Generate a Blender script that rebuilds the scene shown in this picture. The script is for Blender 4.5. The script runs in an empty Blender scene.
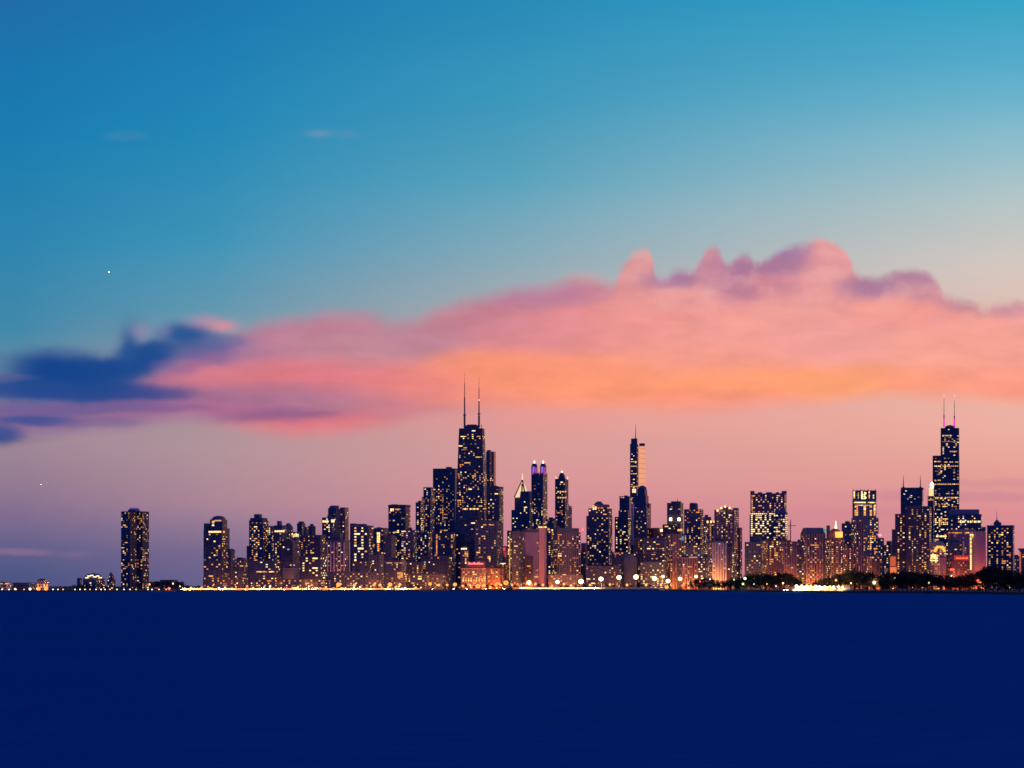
import bpy, bmesh, math, random
from mathutils import Vector

S = bpy.context.scene
COL = S.collection
rad = math.radians

# ------------------------------------------------------------------ camera
F = 2880.0            # focal length in pixels of the 1024 px wide frame
HOR = 586.0           # picture row of the horizon
EYE = 8.0             # metres above the lake
cd = bpy.data.cameras.new('camera')
cam = bpy.data.objects.new('camera', cd)
COL.objects.link(cam)
cam.location = (0, 0, EYE)
cam.rotation_euler = (rad(90), 0, 0)
cd.sensor_width = 36.0
cd.lens = F * 36.0 / 1024.0
cd.shift_y = (HOR - 384.0) / 1024.0
cd.clip_start = 1.0
cd.clip_end = 200000.0
S.camera = cam
S.render.engine = 'CYCLES'
S.render.resolution_x, S.render.resolution_y = 1024, 768
S.view_settings.view_transform = 'Standard'
S.view_settings.look = 'None'
S.view_settings.exposure = 0.0
S.view_settings.gamma = 1.0
S.view_settings.use_curve_mapping = False
S.cycles.max_bounces = 4
S.cycles.diffuse_bounces = 2
S.cycles.glossy_bounces = 2
S.cycles.use_denoising = True
S.cycles.filter_width = 1.6
S.cycles.caustics_reflective = False
S.cycles.caustics_refractive = False
S.cycles.sample_clamp_indirect = 4.0


def lin(c):
    out = []
    for v in c:
        v = v / 255.0
        out.append(v / 12.92 if v <= 0.04045 else ((v + 0.055) / 1.055) ** 2.4)
    return tuple(out)


# ------------------------------------------------------------------ sky (world)
W = bpy.data.worlds.new('World')
S.world = W
W.use_nodes = True
nt = W.node_tree
nt.nodes.clear()


class Nodes:
    def __init__(self, tree):
        self.t = tree

    def put(self, sock, v):
        if isinstance(v, bpy.types.NodeSocket):
            self.t.links.new(v, sock)
        else:
            sock.default_value = v

    def m(self, op, a, b=0.0, c=None, clamp=False):
        n = self.t.nodes.new('ShaderNodeMath')
        n.operation = op
        n.use_clamp = clamp
        self.put(n.inputs[0], a)
        self.put(n.inputs[1], b)
        if c is not None:
            self.put(n.inputs[2], c)
        return n.outputs[0]

    def v(self, op, a, b=(0, 0, 0), c=None):
        n = self.t.nodes.new('ShaderNodeVectorMath')
        n.operation = op
        self.put(n.inputs[0], a)
        if op == 'SCALE':
            self.put(n.inputs[3], b)
        else:
            self.put(n.inputs[1], b)
        if c is not None:
            self.put(n.inputs[2], c)
        return n.outputs[1] if op in ('DOT_PRODUCT', 'LENGTH') else n.outputs[0]

    def ss(self, x, lo, hi):
        n = self.t.nodes.new('ShaderNodeMapRange')
        n.interpolation_type = 'SMOOTHSTEP'
        self.put(n.inputs[0], x)
        self.put(n.inputs[1], lo)
        self.put(n.inputs[2], hi)
        return n.outputs[0]

    def xyz(self, x, y, z=0.0):
        n = self.t.nodes.new('ShaderNodeCombineXYZ')
        for i, q in enumerate((x, y, z)):
            self.put(n.inputs[i], q)
        return n.outputs[0]

    def sep(self, a):
        n = self.t.nodes.new('ShaderNodeSeparateXYZ')
        self.put(n.inputs[0], a)
        return n.outputs

    def mix(self, f, a, b):
        n = self.t.nodes.new('ShaderNodeMix')
        n.data_type = 'RGBA'
        for s, q in ((n.inputs[0], f), (n.inputs[6], a), (n.inputs[7], b)):
            if isinstance(q, tuple) and len(q) == 3:
                q = q + (1.0,)
            self.put(s, q)
        return n.outputs[2]

    def ramp(self, x, stops):
        n = self.t.nodes.new('ShaderNodeValToRGB')
        e = n.color_ramp.elements
        while len(e) > 1:
            e.remove(e[-1])
        e[0].position = stops[0][0]
        e[0].color = tuple(stops[0][1]) + (1,)
        for p, c in stops[1:]:
            q = e.new(p)
            q.color = tuple(c) + (1,)
        self.put(n.inputs[0], x)
        return n.outputs[0]

    def noise(self, vec, scale, detail=3.0, rough=0.5):
        n = self.t.nodes.new('ShaderNodeTexNoise')
        self.put(n.inputs['Vector'], vec)
        n.inputs['Scale'].default_value = scale
        n.inputs['Detail'].default_value = detail
        n.inputs['Roughness'].default_value = rough
        return n.outputs

    def curve(self, x, pts):
        n = self.t.nodes.new('ShaderNodeFloatCurve')
        c = n.mapping.curves[0]
        c.points[0].location = pts[0]
        c.points[1].location = pts[-1]
        for p in pts[1:-1]:
            c.points.new(*p)
        n.mapping.use_clip = False
        n.mapping.update()
        self.put(n.inputs['Value'], x)
        return n.outputs[0]


N = Nodes(nt)
tc = nt.nodes.new('ShaderNodeTexCoord')
D = N.v('NORMALIZE', tc.outputs['Generated'])
dx, dy, dz = N.sep(D)
dys = N.m('MAXIMUM', dy, 0.03)
# tangent-plane bearing U (rightwards) and height V (downwards), in 1/2880 rad
U = N.m('MULTIPLY_ADD', N.m('DIVIDE', dx, dys), F, 512.0)
V = N.m('MULTIPLY_ADD', N.m('DIVIDE', dz, dys), -F, HOR)

PY0, PYR = -300.0, 886.0
tV = N.m('DIVIDE', N.m('SUBTRACT', V, PY0), PYR, clamp=True)


def column(rows):
    return N.ramp(tV, [((y - PY0) / PYR, lin(c)) for y, c in rows])


cL = column([(-300, (14, 72, 132)), (0, (32, 110, 169)), (60, (27, 117, 174)), (132, (26, 124, 176)), (242, (45, 133, 176)),
             (332, (67, 137, 170)), (390, (120, 138, 160)), (440, (160, 136, 152)), (482, (149, 124, 147)), (522, (124, 107, 144)),
             (548, (97, 96, 139)), (572, (79, 87, 133)), (586, (76, 83, 131))])
cM = column([(-300, (16, 80, 138)), (0, (28, 120, 176)), (132, (35, 136, 183)), (242, (62, 148, 184)), (310, (98, 152, 176)),
             (345, (135, 150, 166)), (400, (172, 148, 155)), (452, (178, 147, 155)), (502, (172, 134, 150)), (530, (143, 118, 146)),
             (552, (122, 106, 142)), (586, (102, 96, 140))])
cC = column([(-300, (18, 88, 142)), (0, (40, 138, 183)), (102, (60, 152, 188)), (182, (89, 163, 189)), (252, (132, 170, 185)),
             (300, (162, 170, 176)), (380, (220, 155, 150)), (422, (228, 154, 149)), (447, (216, 156, 154)), (482, (216, 150, 152)),
             (520, (206, 138, 149)), (586, (192, 120, 145))])
cR = column([(-300, (24, 104, 152)), (0, (55, 163, 198)), (60, (84, 172, 203)), (102, (110, 180, 204)), (160, (152, 191, 202)),
             (206, (184, 199, 199)), (272, (216, 199, 191)), (320, (228, 190, 176)), (432, (236, 174, 159)), (472, (230, 160, 151)),
             (512, (220, 143, 147)), (545, (214, 137, 148)), (586, (208, 128, 145))])
s1 = N.m('DIVIDE', N.m('SUBTRACT', U, 20.0), 195.0, clamp=True)
s2 = N.m('DIVIDE', N.m('SUBTRACT', U, 215.0), 297.0, clamp=True)
s3 = N.m('DIVIDE', N.m('SUBTRACT', U, 512.0), 498.0, clamp=True)
base = N.mix(s3, N.mix(s2, N.mix(s1, cL, cM), cC), cR)

# thin uneven veil so the clear sky is not a perfect gradient
P0 = N.xyz(U, V, 0.0)
veil = N.noise(N.v('MULTIPLY', P0, (0.0022, 0.011, 1.0)), 1.0, 4.0, 0.55)[0]
base = N.v('SCALE', base, N.m('MULTIPLY_ADD', N.m('SUBTRACT', veil, 0.5), 0.12, 1.0))

# wind-drawn cloud coordinates: the edge wobbles, the shading streaks sideways
wob = N.noise(N.v('MULTIPLY', P0, (0.028, 0.036, 1.0)), 1.0, 4.0, 0.55)[1]
wob = N.v('SUBTRACT', wob, (0.5, 0.5, 0.5))
streak = N.noise(N.v('MULTIPLY', P0, (0.0045, 0.03, 1.0)), 1.0, 3.0, 0.5)[1]
streak = N.v('SUBTRACT', streak, (0.5, 0.5, 0.5))
P = N.v('MULTIPLY_ADD', wob, (13.0, 9.0, 0.0), P0)
P = N.v('MULTIPLY_ADD', streak, (46.0, 17.0, 0.0), P)
P1 = N.v('MULTIPLY_ADD', wob, (10.0, 9.0, 0.0), P0)
u1, v1, _ = N.sep(P1)
Pd = N.v('MULTIPLY_ADD', streak, (60.0, 12.0, 0.0), P1)


def gauss(p, x, y, sx, sy, flat=False):
    q = N.v('MULTIPLY_ADD', p, (1.0 / sx, 1.0 / sy, 0.0), (-x / sx, -y / sy, 0.0))
    d = N.v('DOT_PRODUCT', q, q)
    if flat:
        d = N.m('MULTIPLY', d, d)
    return N.m('POWER', 0.36788, d)


SH = [
    (165, 380, 26, 10, (170, 112, 148)), (196, 374, 30, 9, (206, 122, 142)), (120, 398, 40, 8, (110, 90, 146)), (60, 407, 70, 7, (128, 96, 148)), (120, 412, 60, 7, (150, 108, 150)),
    (215, 345, 26, 10, (120, 95, 150)), (240, 350, 34, 10, (172, 125, 158)), (300, 334, 50, 12, (190, 128, 152)),
    (352, 347, 55, 14, (195, 138, 150)), (252, 374, 60, 11, (215, 122, 133)), (320, 376, 70, 12, (226, 124, 134)),
    (260, 394, 60, 7, (150, 106, 144)), (335, 398, 60, 8, (184, 126, 148)), (275, 417, 46, 5, (124, 88, 138)),
    (200, 410, 60, 6, (184, 112, 145)), (320, 427, 70, 7, (226, 124, 132)), (400, 335, 36, 12, (186, 132, 152)),
    (405, 385, 40, 12, (236, 135, 128)), (405, 410, 40, 8, (202, 126, 140)), (472, 320, 45, 12, (197, 128, 145)),
    (530, 298, 46, 8, (184, 126, 154)), (560, 330, 60, 16, (224, 140, 146)), (500, 366, 60, 10, (248, 148, 118)),
    (590, 364, 60, 8, (252, 154, 118)), (620, 390, 90, 12, (254, 154, 116)), (480, 398, 50, 8, (240, 142, 126)),
    (642, 332, 60, 17, (241, 152, 143)), (640, 262, 14, 14, (222, 154, 156)), (662, 278, 12, 7, (180, 130, 156)),
    (708, 268, 14, 14, (205, 142, 158)), (686, 300, 40, 9, (232, 154, 154)), (684, 276, 9, 8, (168, 124, 156)),
    (735, 285, 16, 12, (176, 122, 153)), (772, 264, 26, 11, (172, 122, 153)), (792, 250, 16, 6, (150, 118, 162)),
    (824, 262, 16, 20, (228, 152, 156)), (770, 287, 26, 8, (214, 136, 150)), (815, 290, 30, 12, (234, 160, 156)),
    (868, 287, 20, 8, (172, 124, 156)), (905, 281, 20, 7, (180, 130, 156)), (918, 292, 14, 9, (206, 146, 158)),
    (905, 312, 50, 11, (243, 156, 146)), (965, 303, 22, 8, (190, 136, 156)), (1005, 309, 20, 7, (204, 144, 156)),
    (1000, 335, 50, 12, (244, 162, 150)), (720, 335, 60, 16, (243, 160, 150)), (830, 338, 50, 14, (240, 160, 154)),
    (760, 381, 70, 10, (254, 158, 118)), (700, 356, 60, 8, (246, 158, 138)), (835, 386, 40, 10, (253, 164, 116)), (960, 352, 60, 12, (246, 164, 147)),
    (1000, 386, 50, 12, (252, 158, 136)), (905, 386, 40, 10, (252, 156, 126)), (680, 402, 90, 8, (248, 150, 132)),
]
num = (0.0, 0.0, 0.0)
den = 1e-4
for x, y, sx, sy, c in SH:
    g = gauss(P if y > 312 or x < 560 else P1, x, y, sx * 1.15, sy * (1.35 if y > 312 else 1.1))
    num = N.v('ADD', N.v('SCALE', lin(c), g), num)
    den = N.m('ADD', g, den)
cloud = N.v('SCALE', num, N.m('DIVIDE', 1.0, den))
def relief(sx, sy, ox, oy):
    a_ = N.noise(N.v('MULTIPLY', P1, (sx, sy, 1.0)), 1.0, 3.0, 0.5)[0]
    b_ = N.noise(N.v('MULTIPLY_ADD', P1, (sx, sy, 1.0), (ox, oy, 0.0)), 1.0, 3.0, 0.5)[0]
    return N.m('SUBTRACT', a_, b_)


bump = relief(0.020, 0.026, 0.26, 0.30)
bump = N.m('MULTIPLY', bump, N.m('MULTIPLY', N.ss(U, 540.0, 680.0), N.ss(V, 345.0, 285.0)))
tex = N.noise(N.v('MULTIPLY', P, (0.02, 0.06, 1.0)), 1.0, 4.0, 0.55)[0]
cloud = N.v('SCALE', cloud, N.m('MULTIPLY_ADD', N.m('SUBTRACT', tex, 0.5), 0.34, 1.0))
cloud = N.mix(N.m('MULTIPLY', N.m('MAXIMUM', bump, 0.0), 2.0, clamp=True), cloud, lin((240, 178, 168)))
cloud = N.mix(N.m('MULTIPLY', N.m('MAXIMUM', N.m('MULTIPLY', bump, -1.0), 0.0), 1.5, clamp=True), cloud, lin((168, 118, 156)))

TOP = [(-200, 395), (0, 396), (90, 392), (136, 376), (160, 364), (186, 352), (210, 342), (235, 332), (262, 322), (300, 315), (340, 310),
       (372, 312), (398, 321), (420, 316), (450, 304), (480, 295), (520, 286), (560, 279), (580, 273), (600, 278), (613, 281),
       (619, 270), (626, 259), (635, 250), (645, 245), (651, 250), (654, 264), (658, 273), (666, 275), (672, 270), (680, 267), (690, 268),
       (697, 263), (703, 251), (713, 243), (720, 248), (725, 259), (732, 261), (738, 255), (745, 252), (752, 255), (757, 261), (764, 256), (773, 251),
       (784, 245), (797, 241), (808, 240), (820, 237), (833, 239), (843, 246), (849, 255), (854, 270), (861, 276), (872, 277), (886, 274),
       (904, 269), (918, 268), (928, 271), (936, 279), (943, 294), (954, 296), (964, 297), (976, 303), (986, 309), (996, 303), (1010, 301), (1024, 301), (1300, 306)]
BOT = [(-200, 446), (0, 442), (40, 438), (90, 432), (150, 426), (190, 422), (225, 426), (260, 433), (300, 436), (340, 435),
       (380, 428), (420, 418), (460, 411), (520, 409), (600, 411), (700, 412), (760, 408), (820, 403), (880, 398), (950, 400),
       (1024, 405), (1300, 410)]


def edge(pts, u):
    t = N.m('DIVIDE', N.m('ADD', u, 200.0), 1500.0, clamp=True)
    return N.m('MULTIPLY', N.curve(t, [((x + 200.0) / 1500.0, y / 600.0) for x, y in pts]), 600.0)


soft = N.m('MULTIPLY_ADD', N.ss(U, 560.0, 700.0), -9.0, 22.0)
puff = N.noise(N.v('MULTIPLY', P0, (0.040, 0.050, 1.0)), 1.0, 3.5, 0.55)[0]
amp = N.m('MULTIPLY_ADD', N.ss(U, 560.0, 660.0), 5.0, 9.0)
above = N.m('SUBTRACT', v1, edge(TOP, u1))
above = N.m('MULTIPLY_ADD', N.m('SUBTRACT', puff, 0.52), amp, above)
a_top = N.ss(N.m('DIVIDE', above, soft), -0.35, 0.75)
below = N.m('SUBTRACT', edge(BOT, u1), v1)
a_bot = N.ss(below, -9.0, 15.0)
a_left = N.m('MULTIPLY_ADD', N.ss(U, 20.0, 200.0), 0.18, 0.82)
alpha = N.m('MULTIPLY', N.m('MULTIPLY', a_top, a_bot), a_left)
sky = N.mix(alpha, base, cloud)

# smaller detached clouds
BL = [
    (60, 371, 60, 23, (20, 68, 140), 1.0, Pd), (100, 378, 54, 20, (24, 70, 140), .95, Pd), (14, 388, 70, 13, (30, 72, 142), .9, Pd),
    (90, 394, 92, 10, (36, 72, 142), .9, Pd), (160, 394, 44, 7, (60, 76, 142), .6, Pd), (146, 357, 30, 12, (26, 72, 142), .95, P1), (126, 366, 36, 9, (26, 70, 141), .9, P1), (60, 408, 80, 7, (88, 84, 147), .45, Pd),
    (130, 345, 11, 20, (36, 82, 147), .9, P1), (158, 351, 24, 13, (28, 76, 142), .95, P1), (187, 334, 30, 12, (34, 82, 147), .95, P1),
    (205, 345, 26, 9, (70, 92, 150), .6, P1), (36, 419, 46, 6, (42, 76, 146), .8, Pd), (4, 377, 26, 5, (100, 98, 152), .4, Pd), (186, 350, 26, 9, (62, 88, 148), .75, P1),
    (0, 434, 24, 11, (42, 76, 146), .85, Pd), (95, 422, 50, 5, (100, 86, 147), .4, Pd), (150, 408, 60, 5, (120, 92, 146), .5, Pd), (60, 409, 90, 6, (116, 94, 148), .55, Pd),
    (176, 366, 24, 9, (120, 98, 152), .55, P1), (206, 356, 28, 9, (122, 98, 152), .6, P1), (226, 342, 24, 9, (96, 100, 156), .6, P1),
    (140, 331, 10, 8, (150, 136, 172), .6, P1), (163, 331, 8, 6, (130, 128, 168), .5, P1), (202, 322, 16, 6, (176, 142, 170), .65, P1), (222, 326, 15, 6, (218, 142, 158), .8, P1),
    (18, 553, 36, 4, (150, 112, 146), .55, P1), (76, 555, 16, 3, (138, 108, 146), .45, P1), (320, 134, 13, 4, (120, 150, 182), .55, P1),
    (347, 134, 11, 4, (90, 146, 184), .5, P1), (126, 136, 22, 5, (62, 136, 182), .5, P1), (205, 134, 12, 3, (44, 140, 184), .4, P1),
    (960, 497, 110, 6, (196, 128, 150), .45, Pd), (1000, 484, 70, 5, (206, 136, 150), .4, Pd), (880, 512, 90, 5, (206, 132, 148), .3, Pd),
]
for x, y, sx, sy, c, a, p in BL:
    sky = N.mix(N.m('MULTIPLY', gauss(p, x, y, sx, sy, sx > 17), a), sky, lin(c))

# the rest of the dome: deep zenith, sunset glow to the west (+X), blue dusk behind (-Y)
sky = N.mix(N.ss(dz, 0.22, 0.85), sky, lin((12, 66, 128)))
west = N.m('MULTIPLY', N.ss(dx, 0.22, 0.6), N.ss(dz, 0.30, 0.02))
sky = N.mix(west, sky, (1.0, 0.44, 0.24))
back = N.ramp(dz, [(0.0, (0.042, 0.085, 0.62)), (0.3, (0.028, 0.085, 0.57)), (1.0, (0.012, 0.075, 0.30))])
sky = N.mix(N.ss(dy, 0.35, -0.15), sky, back)
bg = nt.nodes.new('ShaderNodeBackground')
bg.inputs['Strength'].default_value = 1.0
nt.links.new(sky, bg.inputs['Color'])
wo = nt.nodes.new('ShaderNodeOutputWorld')
nt.links.new(bg.outputs[0], wo.inputs['Surface'])
W.cycles.sampling_method = 'MANUAL'
W.cycles.sample_map_resolution = 512

# ------------------------------------------------------------------ low afterglow from the west (right, behind the towers)
sd = bpy.data.lights.new('sun', 'SUN')
sd.energy = 0.6
sd.angle = rad(14)
sd.color = (1.0, 0.42, 0.30)
sun = bpy.data.objects.new('sun', sd)
COL.objects.link(sun)
SAZ, SEL = rad(-10), rad(13)      # from the right, a touch on the viewer's side
sun.rotation_euler = Vector((-math.cos(SAZ) * math.cos(SEL), -math.sin(SAZ) * math.cos(SEL), -math.sin(SEL))).to_track_quat('-Z', 'Y').to_euler()

# ------------------------------------------------------------------ materials
MATS = {}


def principled(name, color, rough=0.8, metal=0.0, spec=0.3, vary=0.12, scale=0.05):
    if name in MATS:
        return MATS[name]
    m = bpy.data.materials.new(name)
    m.use_nodes = True
    n = Nodes(m.node_tree)
    b = m.node_tree.nodes['Principled BSDF']
    t = m.node_tree.nodes.new('ShaderNodeTexCoord')
    k = n.noise(t.outputs['Object'], scale, 4.0, 0.6)[0]
    col = n.v('SCALE', tuple(color), n.m('MULTIPLY_ADD', n.m('SUBTRACT', k, 0.5), vary * 2, 1.0))
    m.node_tree.links.new(col, b.inputs['Base Color'])
    b.inputs['Roughness'].default_value = rough
    b.inputs['Metallic'].default_value = metal
    b.inputs['Specular IOR Level'].default_value = spec
    MATS[name] = m
    return m


def emissive(name, color, strength):
    key = 'glow ' + name
    if key in MATS:
        return MATS[key]
    m = bpy.data.materials.new(key)
    m.use_nodes = True
    b = m.node_tree.nodes['Principled BSDF']
    b.inputs['Base Color'].default_value = (0.06, 0.06, 0.06, 1)
    b.inputs['Emission Color'].default_value = tuple(color) + (1,)
    b.inputs['Emission Strength'].default_value = strength
    m.cycles.emission_sampling = 'NONE'
    MATS[key] = m
    return m


WALLS = {
    'steel': (.06, .06, .08), 'concrete': (.15, .15, .19), 'limestone': (.31, .24, .24), 'brick': (.15, .075, .07),
    'granite': (.20, .12, .145), 'slate': (.085, .10, .15), 'white': (.48, .42, .43), 'navy': (.070, .085, .15), 'blush': (.36, .21, .26),
    'bronze': (.075, .075, .105),
}


def wall_mat(wall, pat, fh, cw):
    """Facade: structural grid in the wall colour round dark reflecting glass."""
    key = (wall, pat, fh, cw)
    if key in MATS:
        return MATS[key]
    gx, gz = {'grid': (.62, .58), 'pier': (.5, .92), 'band': (.97, .5), 'solid': (.0, .0), 'curtain': (.9, .82), 'sparse': (.3, .4)}[pat]
    m = bpy.data.materials.new(f'{wall} {pat} facade')
    m.use_nodes = True
    t = m.node_tree
    n = Nodes(t)
    b = t.nodes['Principled BSDF']
    c = t.nodes.new('ShaderNodeTexCoord')
    x, y, z = n.sep(c.outputs['Object'])
    sx = n.m('FRACT', n.m('DIVIDE', n.m('ADD', n.m('ADD', x, y), 4000.0 * cw), cw))
    sz = n.m('FRACT', n.m('DIVIDE', z, fh))
    g = n.m('MULTIPLY', n.m('LESS_THAN', sx, gx), n.m('LESS_THAN', sz, gz))
    k = n.noise(n.v('MULTIPLY', c.outputs['Object'], (1, 1, .35)), 0.09, 4.0, 0.6)[0]
    wc = n.v('SCALE', WALLS[wall], n.m('MULTIPLY_ADD', n.m('SUBTRACT', k, 0.5), 0.5, 1.0))
    cell = n.v('FLOOR', n.xyz(n.m('DIVIDE', n.m('ADD', n.m('ADD', x, y), 4000.0 * cw), cw), n.m('DIVIDE', z, fh), 0.0))
    wn = t.nodes.new('ShaderNodeTexWhiteNoise')
    wn.noise_dimensions = '2D'
    t.links.new(cell, wn.inputs['Vector'])
    gc = n.mix(wn.outputs['Value'], (.016, .020, .034), (.075, .085, .12))
    t.links.new(n.mix(g, wc, gc), b.inputs['Base Color'])
    t.links.new(n.m('MULTIPLY_ADD', g, -0.62, 0.82), b.inputs['Roughness'])
    b.inputs['Specular IOR Level'].default_value = 0.4
    MATS[key] = m
    return m


def glass_mirror(fh=4.0):
    if 'mirror' in MATS:
        return MATS['mirror']
    m = bpy.data.materials.new('reflecting curtain wall glass')
    m.use_nodes = True
    t = m.node_tree
    n = Nodes(t)
    b = t.nodes['Principled BSDF']
    c = t.nodes.new('ShaderNodeTexCoord')
    x, y, z = n.sep(c.outputs['Object'])
    sz = n.m('LESS_THAN', n.m('FRACT', n.m('DIVIDE', z, fh * 3)), 0.12)
    t.links.new(n.mix(sz, (.92, .85, .95), (.6, .55, .6)), b.inputs['Base Color'])
    b.inputs['Metallic'].default_value = 1.0
    b.inputs['Roughness'].default_value = 0.12
    MATS['mirror'] = m
    return m


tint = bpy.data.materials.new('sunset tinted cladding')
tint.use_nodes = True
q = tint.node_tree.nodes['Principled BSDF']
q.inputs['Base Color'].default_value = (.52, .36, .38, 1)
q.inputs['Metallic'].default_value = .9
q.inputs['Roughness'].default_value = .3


# ------------------------------------------------------------------ helpers
def link(name, me, parent=None, mat=None):
    o = bpy.data.objects.new(name, me)
    COL.objects.link(o)
    if parent is not None:
        o.parent = parent
    if mat is not None and not me.materials:
        me.materials.append(mat)
    return o


def mesh(name, verts, faces, mat=None):
    me = bpy.data.meshes.new(name)
    me.from_pydata(verts, [], faces)
    me.update()
    if mat is not None:
        me.materials.append(mat)
    return me


def empty(name, label, cat, loc, rz=0.0, group=None):
    o = bpy.data.objects.new(name, None)
    COL.objects.link(o)
    o.location = loc
    o.rotation_euler = (0, 0, rz)
    o['label'] = label
    o['category'] = cat
    if group:
        o['group'] = group
    return o


def zof(py, Y):
    return EYE + (HOR - py) / F * Y


def xof(px, Y):
    return (px - 512.0) / F * Y


def solve(x0, x1, Y, b, rot):
    """Half width a and centre cx of a box of half depth b, turned by -rot, that spans bearings x0..x1 at distance Y."""
    while True:
        a = (x1 - x0) * .5 * Y / F
        cx = xof((x0 + x1) * .5, Y)
        c, s = math.cos(-rot), math.sin(-rot)
        for _ in range(14):
            us = []
            for i in (-a, a):
                for j in (-b, b):
                    X, YY = cx + c * i - s * j, Y + s * i + c * j
                    us.append(512 + F * X / YY)
            a += ((x1 - x0) - (max(us) - min(us))) * Y / F * .5
            cx += ((x0 + x1) - (max(us) + min(us))) * .5 * Y / F
            if a < 0.3:
                break
        if a >= 0.25 * (x1 - x0) * Y / F:
            return cx, a, b
        b *= 0.75


UNIT_V = [(-.5, -.5, -.5), (.5, -.5, -.5), (.5, .5, -.5), (-.5, .5, -.5), (-.5, -.5, .5), (.5, -.5, .5), (.5, .5, .5), (-.5, .5, .5)]
BOX_F = [(0, 3, 2, 1), (4, 5, 6, 7), (0, 1, 5, 4), (1, 2, 6, 5), (2, 3, 7, 6), (3, 0, 4, 7)]

GLOW = {
    'y': ((1.0, .54, .14), 1.2), 'Y': ((1.0, .66, .22), 2.1), 'o': ((1.0, .32, .06), 1.15), 'w': ((1.0, .76, .44), 1.8), 'd': ((.95, .40, .10), .40),
    'r': ((1.0, .14, .12), .8), 'c': ((.62, .72, 1.0), .8), 'g': ((.45, .95, .25), .6), 'm': ((1.0, .12, .75), 1.1), 'v': ((.30, .14, 1.0), .9),
    'p': ((1.0, .48, .22), .85),
}
UNIT = {}


def unit(k):
    if k not in UNIT:
        UNIT[k] = mesh('lit window ' + k, UNIT_V, BOX_F, emissive('window ' + k, *GLOW[k]))
    return UNIT[k]


PAL = {
    'warm': 'yyyyyYoowddddddpp', 'orange': 'yyyyoooooYYwddddpr', 'gold': 'yyyYYYYwwo', 'pale': 'wwyyYppcdd', 'dim': 'ddddyopd', 'mixed': 'yyyYowwcddddppg',
    'red': 'rrodd', 'white': 'wwwYc', 'magenta': 'mmmvv', 'violet': 'vvmc',
}


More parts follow.
